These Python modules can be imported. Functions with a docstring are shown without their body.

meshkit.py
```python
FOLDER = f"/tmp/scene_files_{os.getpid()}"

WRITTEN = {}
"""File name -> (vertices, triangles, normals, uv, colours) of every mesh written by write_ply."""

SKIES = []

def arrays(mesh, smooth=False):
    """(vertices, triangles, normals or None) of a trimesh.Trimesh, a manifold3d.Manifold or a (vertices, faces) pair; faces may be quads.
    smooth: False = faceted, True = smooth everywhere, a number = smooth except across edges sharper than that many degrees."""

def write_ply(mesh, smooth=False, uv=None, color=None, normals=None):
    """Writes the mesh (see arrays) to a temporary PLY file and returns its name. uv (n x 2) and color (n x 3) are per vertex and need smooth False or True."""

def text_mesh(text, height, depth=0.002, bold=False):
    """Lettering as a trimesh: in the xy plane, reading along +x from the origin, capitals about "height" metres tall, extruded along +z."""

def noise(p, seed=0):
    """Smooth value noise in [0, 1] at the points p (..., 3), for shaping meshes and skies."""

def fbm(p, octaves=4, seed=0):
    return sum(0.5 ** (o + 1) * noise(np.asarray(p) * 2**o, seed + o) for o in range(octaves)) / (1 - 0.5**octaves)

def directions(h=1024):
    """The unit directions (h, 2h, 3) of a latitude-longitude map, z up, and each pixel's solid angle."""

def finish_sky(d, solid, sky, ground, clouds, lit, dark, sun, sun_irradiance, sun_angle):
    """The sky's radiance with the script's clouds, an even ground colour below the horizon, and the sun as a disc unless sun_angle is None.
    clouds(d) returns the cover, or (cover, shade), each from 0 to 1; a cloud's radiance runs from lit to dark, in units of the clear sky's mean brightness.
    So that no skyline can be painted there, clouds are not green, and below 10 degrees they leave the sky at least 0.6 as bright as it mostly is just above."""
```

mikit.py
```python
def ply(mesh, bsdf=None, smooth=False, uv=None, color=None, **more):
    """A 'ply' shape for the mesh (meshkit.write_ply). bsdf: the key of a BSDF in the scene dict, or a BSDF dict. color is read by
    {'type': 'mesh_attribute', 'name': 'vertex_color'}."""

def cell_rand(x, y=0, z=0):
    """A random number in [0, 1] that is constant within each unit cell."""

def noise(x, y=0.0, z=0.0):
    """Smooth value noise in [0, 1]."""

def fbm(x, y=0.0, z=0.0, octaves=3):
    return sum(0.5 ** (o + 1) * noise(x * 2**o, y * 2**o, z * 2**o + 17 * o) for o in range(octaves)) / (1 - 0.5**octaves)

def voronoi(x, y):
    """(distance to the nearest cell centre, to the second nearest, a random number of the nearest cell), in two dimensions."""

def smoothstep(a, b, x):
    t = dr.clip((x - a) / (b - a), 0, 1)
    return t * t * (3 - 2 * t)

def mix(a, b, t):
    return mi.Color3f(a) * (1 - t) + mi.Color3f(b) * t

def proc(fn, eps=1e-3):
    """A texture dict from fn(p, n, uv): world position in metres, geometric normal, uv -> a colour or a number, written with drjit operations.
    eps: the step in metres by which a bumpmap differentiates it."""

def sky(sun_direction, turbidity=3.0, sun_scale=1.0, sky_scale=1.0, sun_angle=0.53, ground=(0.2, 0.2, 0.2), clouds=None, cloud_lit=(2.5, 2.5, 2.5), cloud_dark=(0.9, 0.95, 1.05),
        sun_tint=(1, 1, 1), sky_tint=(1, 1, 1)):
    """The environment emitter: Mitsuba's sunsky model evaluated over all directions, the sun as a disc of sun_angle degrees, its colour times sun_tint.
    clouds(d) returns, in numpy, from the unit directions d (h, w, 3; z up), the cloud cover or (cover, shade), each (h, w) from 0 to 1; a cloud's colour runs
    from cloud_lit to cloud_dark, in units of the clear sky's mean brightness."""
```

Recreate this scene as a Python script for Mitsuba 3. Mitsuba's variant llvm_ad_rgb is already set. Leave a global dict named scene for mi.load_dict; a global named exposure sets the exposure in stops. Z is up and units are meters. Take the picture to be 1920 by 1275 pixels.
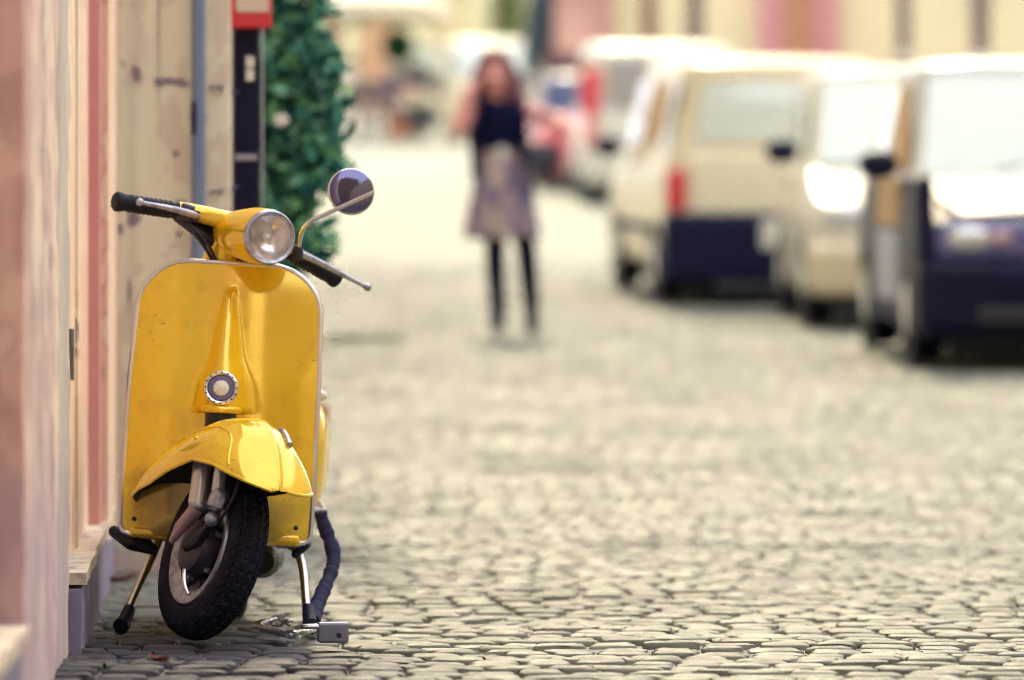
import math, random
import numpy as np, trimesh, mitsuba as mi, drjit as dr, mikit, meshkit
import manifold3d as m3
from mikit import noise, fbm, smoothstep, mix
from scipy.interpolate import PchipInterpolator

T = mi.ScalarTransform4f
PI = math.pi
R = random.Random(7)
rng = np.random.default_rng(7)
scene, labels = {}, {}

# ------------------------------------------------------------------ camera, sky, exposure
CAM = [0, 0, 0.57]
scene['camera'] = {
    'type': 'thinlens', 'fov': 2 * math.degrees(math.atan(0.096)), 'fov_axis': 'x',
    'aperture_radius': 0.0345, 'focus_distance': 12.0, 'near_clip': 0.1, 'far_clip': 900.0,
    'to_world': T().look_at(origin=CAM, target=[0, 10, 0.57 + 0.0995], up=[0, 0, 1]),
}
def cloud_cover(d):
    n = meshkit.fbm(d * 2.2 + 5.0, 3)
    return np.ones(d.shape[:2]), 0.55 * n
scene['sky'] = mikit.sky([-0.055, 1.0, 0.80], turbidity=4, sun_scale=0.33, sky_scale=0.9, sun_angle=9, clouds=cloud_cover,
                         cloud_lit=(2.40, 2.46, 2.50), cloud_dark=(1.72, 1.72, 1.92), sun_tint=(0.97, 1.0, 0.86), ground=(0.3, 0.28, 0.25))
exposure = 3.38

# ------------------------------------------------------------------ mesh helpers
def M4(): return np.eye(4)
def rot(ax, deg, pt=(0, 0, 0)): return trimesh.transformations.rotation_matrix(math.radians(deg), ax, pt)
def trans(x, y, z): return trimesh.transformations.translation_matrix([x, y, z])
def cat(*ms): return trimesh.util.concatenate([m for m in ms if m is not None])
def tm(v, f):
    m = trimesh.Trimesh(np.asarray(v, float), np.asarray(f, int), process=False)
    return m
def grid(P, close_u=False, close_v=False, cap=False):
    """P (n, m, 3) -> mesh; close_v wraps the second index, cap closes the first and last row with a fan."""
    P = np.asarray(P, float); n, m = P.shape[:2]
    idx = np.arange(n * m).reshape(n, m); f = []
    nu, nv = (n if close_u else n - 1), (m if close_v else m - 1)
    i, j = np.meshgrid(np.arange(nu), np.arange(nv), indexing='ij')
    a = idx[i, j]; b = idx[(i + 1) % n, j]; c = idx[(i + 1) % n, (j + 1) % m]; d = idx[i, (j + 1) % m]
    f = np.concatenate([np.stack([a, b, c], -1).reshape(-1, 3), np.stack([a, c, d], -1).reshape(-1, 3)])
    v = P.reshape(-1, 3)
    if cap:
        k = len(v); v = np.vstack([v, P[0].mean(0), P[-1].mean(0)]); jj = np.arange(m)
        f = np.vstack([f, np.stack([idx[0, (jj + 1) % m], np.full(m, k), idx[0, jj]], -1), np.stack([idx[-1, jj], np.full(m, k + 1), idx[-1, (jj + 1) % m]], -1)])
    return tm(v, f)
def fixn(m):
    if m.volume < 0: m.invert()
    return m
def spline(pts, n=24):
    p = np.asarray(pts, float); t = np.r_[0, np.cumsum(np.linalg.norm(np.diff(p, axis=0), axis=1))]
    from scipy.interpolate import CubicSpline
    if len(p) < 3: return np.linspace(p[0], p[-1], n)
    return CubicSpline(t, p)(np.linspace(0, t[-1], n))
def tube(pts, r, k=12, n=None, cap=True):
    p = spline(pts, n) if n else np.asarray(pts, float)
    r = np.broadcast_to(np.interp(np.linspace(0, 1, len(p)), np.linspace(0, 1, len(np.atleast_1d(r))), np.atleast_1d(r)), len(p))
    t = np.gradient(p, axis=0); t /= np.linalg.norm(t, axis=1, keepdims=True) + 1e-12
    a = np.array([0, 0, 1.0]) if abs(t[0, 2]) < 0.9 else np.array([1.0, 0, 0])
    u = np.cross(t[0], a); u /= np.linalg.norm(u); P = []
    th = np.arange(k) * 2 * PI / k
    for i in range(len(p)):
        u = u - t[i] * (u @ t[i]); u /= np.linalg.norm(u); w = np.cross(t[i], u)
        P.append(p[i] + r[i] * (np.cos(th)[:, None] * u + np.sin(th)[:, None] * w))
    return fixn(grid(np.array(P), close_v=True, cap=cap))
def lathe(prof, axis='z', k=48, cap=False):
    """prof [(radius, height)] turned about an axis."""
    th = np.arange(k) * 2 * PI / k
    pr = np.asarray(prof, float)
    P = np.stack([pr[:, :1] * np.cos(th), pr[:, :1] * np.sin(th), np.broadcast_to(pr[:, 1:], (len(pr), k))], -1)
    m = grid(P, close_v=True, cap=cap)
    if axis == 'x': m.apply_transform(rot([0, 1, 0], 90))
    if axis == 'y': m.apply_transform(rot([1, 0, 0], 90))   # +height goes to -y
    return fixn(m)
def box(sx, sy, sz, c=(0, 0, 0)):
    m = trimesh.creation.box((sx, sy, sz)); m.apply_translation(c); return m
def rbox(sx, sy, sz, r=0.01, c=(0, 0, 0), seg=12):
    s = m3.Manifold.sphere(r, seg)
    hx, hy, hz = max(sx / 2 - r, 1e-4), max(sy / 2 - r, 1e-4), max(sz / 2 - r, 1e-4)
    h = m3.Manifold.batch_hull([s.translate([a * hx, b * hy, d * hz]) for a in (-1, 1) for b in (-1, 1) for d in (-1, 1)])
    q = h.to_mesh(); m = tm(q.vert_properties[:, :3], q.tri_verts); m.apply_translation(c); return m
def m2t(h):
    q = h.to_mesh(); return tm(q.vert_properties[:, :3], q.tri_verts)
def ball(r, c=(0, 0, 0), s=(1, 1, 1), sub=3):
    m = trimesh.creation.icosphere(sub, r); m.apply_scale(s); m.apply_translation(c); return m
def limb(joints, bones, edge=0.02, smooth=8):
    """one continuous surface from hulls of spheres: joints {name: (xyz, r)}"""
    parts = []
    for a, b in bones:
        (pa, ra), (pb, rb) = joints[a], joints[b]
        parts.append(m3.Manifold.batch_hull([m3.Manifold.sphere(ra, 20).translate(list(map(float, pa))), m3.Manifold.sphere(rb, 20).translate(list(map(float, pb)))]))
    m = m3.Manifold.batch_boolean(parts, m3.OpType.Add).refine_to_length(edge)
    t = m2t(m); t.merge_vertices()
    trimesh.smoothing.filter_taubin(t, iterations=smooth)
    return t
def moved(m, *mats):
    m = m.copy()
    for a in mats: m.apply_transform(a)
    return m

# ------------------------------------------------------------------ naming
used = set()
def numbered(key):
    if key not in used:
        used.add(key); return key
    i = 1
    while f'{key}_{i:03d}' in used: i += 1
    used.add(f'{key}_{i:03d}'); return f'{key}_{i:03d}'
def thing(name, label, category, group=None):
    k = numbered(name); labels[k] = {'label': label, 'category': category}
    if group: labels[k]['group'] = group
    return k
def put(name, mesh, mat, parent=None, smooth=35, label=None, category=None, group=None, kind=None, **kw):
    k = numbered((parent + '__' if parent else '') + name)
    scene[k] = mikit.ply(mesh, mat, smooth=smooth, **kw)
    d = {a: b for a, b in (('label', label), ('category', category), ('group', group), ('kind', kind)) if b}
    if d: labels[k] = d
    return k

# ------------------------------------------------------------------ materials
def principled(name, color, rough=0.5, **kw):
    c = color if isinstance(color, dict) else {'type': 'rgb', 'value': list(color)}
    r = rough if isinstance(rough, dict) else float(rough)
    scene[name] = {'type': 'twosided', 'bsdf': {'type': 'principled', 'base_color': c, 'roughness': r, **kw}}
    return name

def f_yellow(p, n, uv):
    a = fbm(p.x * 9, p.y * 9, p.z * 9, 3)
    dirt = smoothstep(0.56, 0.8, fbm(p.x * 30 + 4, p.y * 30, p.z * 22, 3))
    c = mix((0.86, 0.57, 0.010), (0.80, 0.50, 0.007), a)
    c = mix(c, (0.38, 0.22, 0.03), dirt * 0.14)
    chip = smoothstep(0.83, 0.86, noise(p.x * 150, p.y * 150, p.z * 150)) * smoothstep(0.55, 0.7, fbm(p.x * 8 + 7, p.y * 8, p.z * 8, 2))
    return mix(c, (0.10, 0.06, 0.04), chip * 0.6)
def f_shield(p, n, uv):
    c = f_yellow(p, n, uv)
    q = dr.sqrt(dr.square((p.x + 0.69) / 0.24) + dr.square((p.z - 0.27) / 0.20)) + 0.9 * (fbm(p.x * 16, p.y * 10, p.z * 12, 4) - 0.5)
    guard_shade = smoothstep(1.0, 0.55, q)  # mudguard shade on the lower shield, painted as a ragged brown patch
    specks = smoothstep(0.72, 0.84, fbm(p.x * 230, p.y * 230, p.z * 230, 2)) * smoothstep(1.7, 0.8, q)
    return mix(c, (0.13, 0.085, 0.03), dr.maximum(guard_shade * 0.62, specks * 0.45))
def f_yrough(p, n, uv): return 0.06 + 0.07 * fbm(p.x * 25, p.y * 25, p.z * 25, 3)
principled('m_yellow', mikit.proc(f_yellow), mikit.proc(f_yrough), specular=1.0, metallic=0.36, clearcoat=1.0, clearcoat_gloss=0.96)
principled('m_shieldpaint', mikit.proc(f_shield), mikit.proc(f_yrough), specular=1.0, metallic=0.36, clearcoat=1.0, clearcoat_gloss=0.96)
principled('m_chrome', (0.72, 0.70, 0.76), 0.22, metallic=1.0)
def f_alu(p, n, uv): return mix((0.48, 0.50, 0.62), (0.28, 0.29, 0.40), smoothstep(0.4, 0.75, fbm(p.x * 60, p.y * 60, p.z * 60, 3)))
principled('m_alu', mikit.proc(f_alu), 0.38, metallic=0.85)
principled('m_darkchrome', (0.15, 0.145, 0.27), 0.10, metallic=1.0)
principled('m_rubber', (0.006, 0.006, 0.022), 0.55, specular=0.3)
def f_tyre(p, n, uv): return mix((0.005, 0.005, 0.016), (0.018, 0.018, 0.040), smoothstep(0.5, 0.8, fbm(p.x * 40, p.y * 40, p.z * 40, 3)))
principled('m_tyre', mikit.proc(f_tyre), 0.7, specular=0.25)
principled('m_black', (0.008, 0.008, 0.016), 0.4)
principled('m_blackmetal', (0.02, 0.02, 0.03), 0.42, metallic=0.3)
def f_hub(p, n, uv): return mix((0.030, 0.026, 0.055), (0.10, 0.085, 0.12), fbm(p.x * 45, p.y * 45, p.z * 45, 3))
principled('m_hub', mikit.proc(f_hub), 0.45, metallic=0.6)
principled('m_forkgrey', (0.66, 0.65, 0.68), 0.26, metallic=0.75)
principled('m_pinkgrey', (0.46, 0.30, 0.35), 0.28, metallic=0.4, clearcoat=0.5)
principled('m_lensback', (0.75, 0.68, 0.70), 0.22, metallic=0.9)
scene['m_lens'] = {'type': 'thindielectric', 'int_ior': 1.5}
principled('m_white', (0.72, 0.70, 0.66), 0.4)
principled('m_enamel', (0.10, 0.09, 0.24), 0.2, clearcoat=1.0)
principled('m_seat', (0.02, 0.018, 0.022), 0.5)
def f_sleeve(p, n, uv): return mix((0.006, 0.008, 0.045), (0.012, 0.014, 0.08), noise(p.x * 160, p.y * 160, p.z * 160))
principled('m_sleeve', mikit.proc(f_sleeve), 0.8)
principled('m_lockbody', (0.20, 0.21, 0.30), 0.4, metallic=0.5)

# stones
scene['m_cobble'] = {'type': 'twosided', 'bsdf': {'type': 'bumpmap', 'scale': 1.0,
    'arbitrary': mikit.proc(lambda p, n, uv: 0.0035 * fbm(p.x * 55, p.y * 55, p.z * 55, 4), eps=2e-3),
    'bsdf': {'type': 'principled', 'base_color': {'type': 'mesh_attribute', 'name': 'vertex_color'}, 'roughness': mikit.proc(lambda p, n, uv: 0.52 + 0.3 * fbm(p.x * 20, p.y * 20, 0, 3)), 'specular': 0.25}}}
def f_ground(p, n, uv):
    a = fbm(p.x * 1.5, p.y * 1.5, 0, 4)
    j = smoothstep(0.46, 0.5, dr.maximum(dr.abs(p.y / 0.12 - dr.floor(p.y / 0.12) - 0.5), dr.abs((p.x + 0.06 * mikit.cell_rand(dr.floor(p.y / 0.12))) / 0.12 - dr.floor((p.x + 0.06 * mikit.cell_rand(dr.floor(p.y / 0.12))) / 0.12) - 0.5)))
    far = smoothstep(44.0, 46.0, p.y)
    stone = mix((0.198, 0.204, 0.166), (0.166, 0.172, 0.146), a)
    stone = mix(stone, (0.15, 0.145, 0.14), j * 0.4)
    return mix(mix((0.14, 0.13, 0.125), (0.05, 0.048, 0.075), fbm(p.x * 5, p.y * 5, 2, 3)), stone, far)
principled('m_ground', mikit.proc(f_ground), 0.75)

# walls
def streaks(p, s=38.0): return fbm(p.y * s * 0.35 + p.x * s, p.z * 0.9, 3.0, 4)
def f_wallpeach(p, n, uv):
    st = streaks(p)
    c = mix((0.78, 0.55, 0.44), (0.76, 0.60, 0.48), st)
    c = mix(c, (0.62, 0.22, 0.19), smoothstep(0.60, 0.72, fbm(p.y * 5.0 + 3, p.z * 0.35, 0, 3)) * 0.35)
    f3 = fbm(p.y * 7 + 1, p.z * 4, p.x * 7, 5)
    c = mix(c, (0.82, 0.72, 0.60), smoothstep(0.55, 0.565, f3) * 0.7)
    c = mix(c, (0.45, 0.24, 0.24), smoothstep(0.012, 0.004, dr.abs(f3 - 0.55)) * 0.5)
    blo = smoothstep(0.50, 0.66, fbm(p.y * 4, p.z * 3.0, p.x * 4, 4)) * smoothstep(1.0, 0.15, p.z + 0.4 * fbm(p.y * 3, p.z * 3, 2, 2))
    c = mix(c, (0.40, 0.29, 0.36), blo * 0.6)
    return mix(c, (0.28, 0.16, 0.17), smoothstep(0.66, 0.74, fbm(p.y * 60, p.z * 18, p.x * 60, 3)) * 0.35)
principled('m_wallpeach', mikit.proc(f_wallpeach), 0.85)
def f_wallpier(p, n, uv):
    st = fbm(p.y * 5 + p.x * 9, p.z * 1.6, 3.0, 3)
    c = mix((0.78, 0.64, 0.50), (0.74, 0.56, 0.46), st)
    c = mix(c, (0.50, 0.36, 0.36), smoothstep(0.45, 0.6, fbm(p.y * 14, p.z * 11, p.x * 14, 4)) * 0.6)
    c = mix(c, (0.74, 0.66, 0.54), smoothstep(0.58, 0.61, fbm(p.y * 8 + 2, p.z * 6, p.x * 8, 5)) * 0.8)
    c = mix(c, (0.22, 0.15, 0.19), smoothstep(0.012, 0.004, dr.abs(fbm(p.y * 8 + 2, p.z * 6, p.x * 8, 5) - 0.58)) * 0.45)
    peel = smoothstep(0.50, 0.53, fbm(p.y * 3.5 + 9, p.z * 2.2, p.x * 3, 5))
    c = mix(c, (0.52, 0.36, 0.36), peel * 0.5)
    edge = smoothstep(0.03, 0.06, dr.abs(fbm(p.y * 3.5 + 9, p.z * 2.2, p.x * 3, 5) - 0.54))
    c = mix(mix(c, (0.26, 0.19, 0.22), 0.5), c, edge)
    c = mix(c, (0.47, 0.46, 0.40), smoothstep(11.05, 11.15, p.y + 0.04 * noise(p.z * 9)) * smoothstep(11.75, 11.7, p.y) * 0.7)
    c = mix(c, (0.62, 0.33, 0.30), smoothstep(9.6, 9.3, p.y + 0.1 * noise(p.z * 5)) * 0.5)
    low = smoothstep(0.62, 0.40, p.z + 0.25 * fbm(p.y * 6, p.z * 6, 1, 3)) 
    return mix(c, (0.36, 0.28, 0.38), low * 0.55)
principled('m_wallpier', mikit.proc(f_wallpier), 0.88)
principled('m_stripe', mikit.proc(lambda p, n, uv: mix((0.62, 0.24, 0.25), (0.62, 0.34, 0.31), streaks(p, 60))), 0.8)
def spot(p, x, z, rx, rz, k=0.25):
    q = noise(p.x * 70, p.z * 70, 2.0) - 0.5
    return smoothstep(1.0 + k, 1.0 - k, dr.sqrt(dr.square((p.x - x) / rx) + dr.square((p.z - z) / rz)) + 0.9 * q)
MARKS = [(-1.086, 1.49, .017, .020), (-.99, 1.468, .050, .013), (-.955, 1.462, .03, .008), (-1.093, 1.073, .018, .022), (-1.13, 1.04, .008, .02), (-.958, 1.12, .016, .008),
         (-.962, 1.03, .008, .009), (-1.125, 1.52, .006, .009), (-.97, 1.26, .009, .009), (-1.105, .86, .006, .05), (-1.07, .70, .02, .05)]
def f_wallcream(p, n, uv):
    st = streaks(p, 26)
    c = mix((0.80, 0.75, 0.61), (0.74, 0.70, 0.58), st)
    c = mix(c, (0.84, 0.79, 0.65), smoothstep(0.55, 0.7, fbm(p.x * 6, p.z * 1.2, 4, 4)) * 0.8)
    f2 = fbm(p.x * 13 + 3, p.z * 8, 6.0, 5)
    c = mix(c, (0.60, 0.50, 0.42), smoothstep(0.56, 0.575, f2) * 0.55)
    c = mix(c, (0.34, 0.27, 0.26), smoothstep(0.010, 0.003, dr.abs(f2 - 0.56)) * 0.4)
    wob = 0.004 * noise(p.z * 14, 3.0) 
    c = mix(c, (0.22, 0.18, 0.20), smoothstep(0.006, 0.001, dr.abs(p.x + 1.022 - wob)) * smoothstep(1.2, 1.62, p.z) * 0.9)
    c = mix(c, (0.36, 0.30, 0.27), smoothstep(0.03, 0.0, dr.abs(p.x + 1.10 - wob * 2)) * 0.25)
    m = mi.Float(0)
    for x, z, rx, rz in MARKS: m = dr.maximum(m, spot(p, x, z, rx, rz))
    c = mix(c, (0.16, 0.11, 0.20), m * 0.85)
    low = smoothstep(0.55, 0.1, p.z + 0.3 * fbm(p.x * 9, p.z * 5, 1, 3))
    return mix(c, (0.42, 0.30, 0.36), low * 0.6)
principled('m_wallcream', mikit.proc(f_wallcream), 0.85)
principled('m_ledge', mikit.proc(lambda p, n, uv: mix((0.62, 0.54, 0.42), (0.34, 0.27, 0.28), smoothstep(0.5, 0.72, fbm(p.y * 9, p.z * 40, p.x * 20, 4)))), 0.7)
principled('m_plinth', mikit.proc(lambda p, n, uv: mix((0.15, 0.14, 0.27), (0.32, 0.28, 0.37), fbm(p.y * 5, p.z * 9, p.x * 5, 4))), 0.8)
principled('m_pipe', mikit.proc(lambda p, n, uv: mix((0.09, 0.15, 0.32), (0.20, 0.26, 0.36), fbm(p.x * 30, p.z * 4, 0, 3))), 0.45)
principled('m_navypost', (0.004, 0.004, 0.030), 0.5, specular=0.2)
principled('m_signred', (0.62, 0.035, 0.05), 0.4)
principled('m_signwhite', (0.66, 0.55, 0.46), 0.5)
principled('m_clip', (0.34, 0.33, 0.42), 0.4, metallic=0.4)
principled('m_bark', (0.10, 0.07, 0.05), 0.9)
principled('m_dryleaf', (0.22, 0.11, 0.09), 0.7)
principled('m_terracotta', (0.42, 0.18, 0.10), 0.8)
def leafmat(name, c, t):
    scene[name] = {'type': 'principledthin', 'base_color': {'type': 'mesh_attribute', 'name': 'vertex_color'}, 'roughness': 0.28, 'diff_trans': t, 'spec_trans': 0.0}
leafmat('m_leaf', None, 0.8)

# ================================================================== STREET
prof = PchipInterpolator([-60, -5, 12.15, 15, 20, 27.5, 32.3, 37, 61, 85, 115, 160, 260, 420], [-1.2, -0.06, 0, 0.05, 0.27, 0.70, 0.93, 1.16, 2.88, 4.61, 6.77, 9.2, 11, 11.5])
def zg(x, y): return prof(np.asarray(y, float)) + 0.0 * np.asarray(x)
def wob(x, y):
    p = np.stack([np.asarray(x, float), np.asarray(y, float), np.zeros_like(np.asarray(x, float))], -1)
    return 0.030 * (meshkit.fbm(p * [1.3, 0.9, 1], 2, 3) - 0.5) + 0.012 * (meshkit.noise(p * [4.0, 3.2, 1], 5) - 0.5)
xs = np.r_[-90, -40, -20, np.linspace(-9, 12, 60), 20, 40, 90]
ys = np.r_[-60, -30, -10, np.linspace(0, 30, 90), np.linspace(31, 130, 60), 160, 200, 260, 420]
Xg, Yg = np.meshgrid(xs, ys, indexing='ij')
Zg = zg(Xg, Yg) + np.where(Yg < 45, 1.0, 0.0) * wob(Xg, Yg) - np.where(Yg < 45, np.interp(Yg, [12, 18], [0.0125, 0.0055]), 0.0)
street = put('street', fixn(grid(np.stack([Xg, Yg, Zg], -1))), 'm_ground', smooth=True, kind='structure',
    label='sloping cobbled street running uphill past the parked scooter', )
if True:
    m = scene[street]

def stone_template(k, detail):
    th = np.arange(k) * 2 * PI / k + PI / k
    sq = np.maximum(np.abs(np.cos(th)), np.abs(np.sin(th)))
    ring = np.stack([np.cos(th), np.sin(th)], -1) / (sq ** 0.82)[:, None]
    ring = ring / np.abs(ring).max()
    lv = [(0.0, 0.0), (0.62, -0.0004), (0.87, -0.0022), (0.97, -0.0065), (1.0, -0.035)] if detail else [(0.0, 0.0), (0.62, -0.0002), (0.94, -0.0022), (1.0, -0.03)]
    v = [np.array([[0, 0, 0.0]])] + [np.c_[ring * s, np.full(k, z)] for s, z in lv[1:]]
    f = [[0, 1 + i, 1 + (i + 1) % k] for i in range(k)]
    for l in range(len(lv) - 2):
        a, b = 1 + l * k, 1 + (l + 1) * k
        for i in range(k):
            j = (i + 1) % k
            f += [[a + i, b + i, b + j], [a + i, b + j, a + j]]
    return np.vstack(v), np.array(f)
TD, TF = stone_template(12, True), stone_template(8, False)
def wall_x(y): return -0.351 - 0.0532 * y
cob = []   # (area in view, verts, colour, detail)
y = 7.6; row = 0
while y < 45:
    pitch = R.uniform(0.108, 0.132) * (1.0 if y < 24 else 1.12)
    half = 0.105 * y + 0.5
    x = max(-half, (wall_x(y) - 0.3) if y < 15.4 else -2.6) + R.uniform(0, 0.1)
    while x < half:
        w = R.uniform(0.096, 0.145) * (1.0 if y < 24 else 1.12)
        cob.append((x + w / 2, y + pitch / 2 + 0.018 * math.sin(x * 1.7 + row) + R.uniform(-.006, .006), w / 2 - R.uniform(.001, .006), pitch / 2 - R.uniform(.001, .006)))
        x += w
    y += pitch; row += 1
cob = np.array(cob)
cz = zg(cob[:, 0], cob[:, 1]) + wob(cob[:, 0], cob[:, 1])
def stones(sel, tmpl):
    v, f = tmpl; n = len(sel); C = cob[sel]
    jit = rng.uniform(-1, 1, (n, 4))
    V = np.repeat(v[None], n, 0).copy()
    V[..., :2] += 0.09 * rng.uniform(-1, 1, V[..., :2].shape) * (np.arange(len(v)) > 0)[None, :, None]
    ang = jit[:, 0] * 0.05
    X, Y = V[..., 0] * C[:, 2:3], V[..., 1] * C[:, 3:4]
    Xr, Yr = X * np.cos(ang)[:, None] - Y * np.sin(ang)[:, None], X * np.sin(ang)[:, None] + Y * np.cos(ang)[:, None]
    slope = (prof(C[:, 1] + .2) - prof(C[:, 1] - .2)) / 0.4
    Z = V[..., 2] * np.where(V[..., 2] > -.01, np.interp(C[:, 1:2], [13, 18], [1.15, .40]), 1.0) * rng.uniform(0.7, 1.4, (n, 1)) + cz[sel][:, None] + np.interp(C[:, 1:2], [12, 18], [.0042, .0018]) * jit[:, 1:2] + X * 0.022 * jit[:, 2:3] + Y * (slope[:, None] + np.interp(C[:, 1:2], [12, 18], [.030, .010]) * jit[:, 3:4])
    P = np.stack([C[:, :1] + Xr, C[:, 1:2] + Yr, Z], -1)
    base = np.array([0.238, 0.245, 0.200]); cold = np.array([0.155, 0.160, 0.155])
    t = rng.beta(2, 2.6, (n, 1)); col = (base * (1 - t) + cold * t) * rng.uniform(0.86, 1.1, (n, 1))
    # contact shade of scooter and wall, painted into the gutter stones
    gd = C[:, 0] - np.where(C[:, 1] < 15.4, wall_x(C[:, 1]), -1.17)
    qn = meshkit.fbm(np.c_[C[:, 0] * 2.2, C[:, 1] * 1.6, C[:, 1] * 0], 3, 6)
    contact_shade = np.clip((0.74 + 0.9 * (qn - .5) - gd) / .30, 0, 1) * np.clip((13.4 - C[:, 1]) / 1.2, 0.25, 1)
    col = col * (1 - contact_shade[:, None]) + col * np.array([0.30, 0.27, 0.38]) * contact_shade[:, None]
    return P, f, np.repeat(col[:, None], len(v), 1)
inview = (np.abs(cob[:, 0]) < 0.0975 * cob[:, 1]) & (cob[:, 1] > 8.35) & (cob[:, 0] > np.where(cob[:, 1] < 15.4, wall_x(cob[:, 1]) + 0.02, -1.0))
size = np.where(inview, cob[:, 2] * cob[:, 3] / cob[:, 1] ** 3, 0)
order = np.argsort(-size)[:295]
near = set(order.tolist())
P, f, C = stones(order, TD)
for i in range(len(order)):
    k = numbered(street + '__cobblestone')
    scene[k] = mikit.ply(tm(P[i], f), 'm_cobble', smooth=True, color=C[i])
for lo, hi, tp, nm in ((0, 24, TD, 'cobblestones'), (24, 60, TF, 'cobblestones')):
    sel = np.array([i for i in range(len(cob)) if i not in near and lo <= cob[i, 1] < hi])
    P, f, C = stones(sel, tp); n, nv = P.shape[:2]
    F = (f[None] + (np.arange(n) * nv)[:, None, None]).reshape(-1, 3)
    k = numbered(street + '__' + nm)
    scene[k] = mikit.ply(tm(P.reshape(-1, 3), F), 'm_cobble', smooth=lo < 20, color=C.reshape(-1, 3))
    labels[k] = {'kind': 'stuff'}

# ================================================================== WALL ON THE LEFT
wd = np.array([-0.0532, 1.0]); wd /= np.linalg.norm(wd); wn = np.array([wd[1], -wd[0]])     # wn points to the street
def wallprism(y0, y1, z0, z1, out, thick, nz=1, rough=0.0, ny=1, seed=0, tilt=0.0):
    """a slab along the wall line from y0 to y1; its street face stands 'out' proud of the line"""
    def pt(y, o): 
        b = np.array([wall_x(y), y]); return b + wn * o
    ny = max(ny, 1); Ys = np.linspace(y0, y1, ny + 1); Zs = np.linspace(z0, z1, nz + 1)
    P = []
    loop = [(yy, out) for yy in Ys] + [(yy, out - thick) for yy in Ys[::-1]]
    for z in Zs:
        ring = []
        for i, (yy, o) in enumerate(loop):
            x, yv = pt(yy, o)
            if rough and i <= ny:
                q = np.array([[x * 3, yv * 14, z * 14]]); d = rough * (meshkit.fbm(q, 3, seed)[0] - 0.5)
                if i in (0, ny): yv += d * (1 if i else -1)
                x += d
            ring.append([x, yv, z + tilt * max(0, yy - 11.8)])
        P.append(ring)
    return fixn(grid(np.array(P), close_v=True, cap=True))
house = thing('house_facade', 'weathered peach and cream plaster house wall beside the yellow scooter', 'house wall')
H = 9.0
put('wall_panel', wallprism(-30, 9.16, -1.2, H, -0.05, 0.5), 'm_wallpeach', house, smooth=False)
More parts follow.
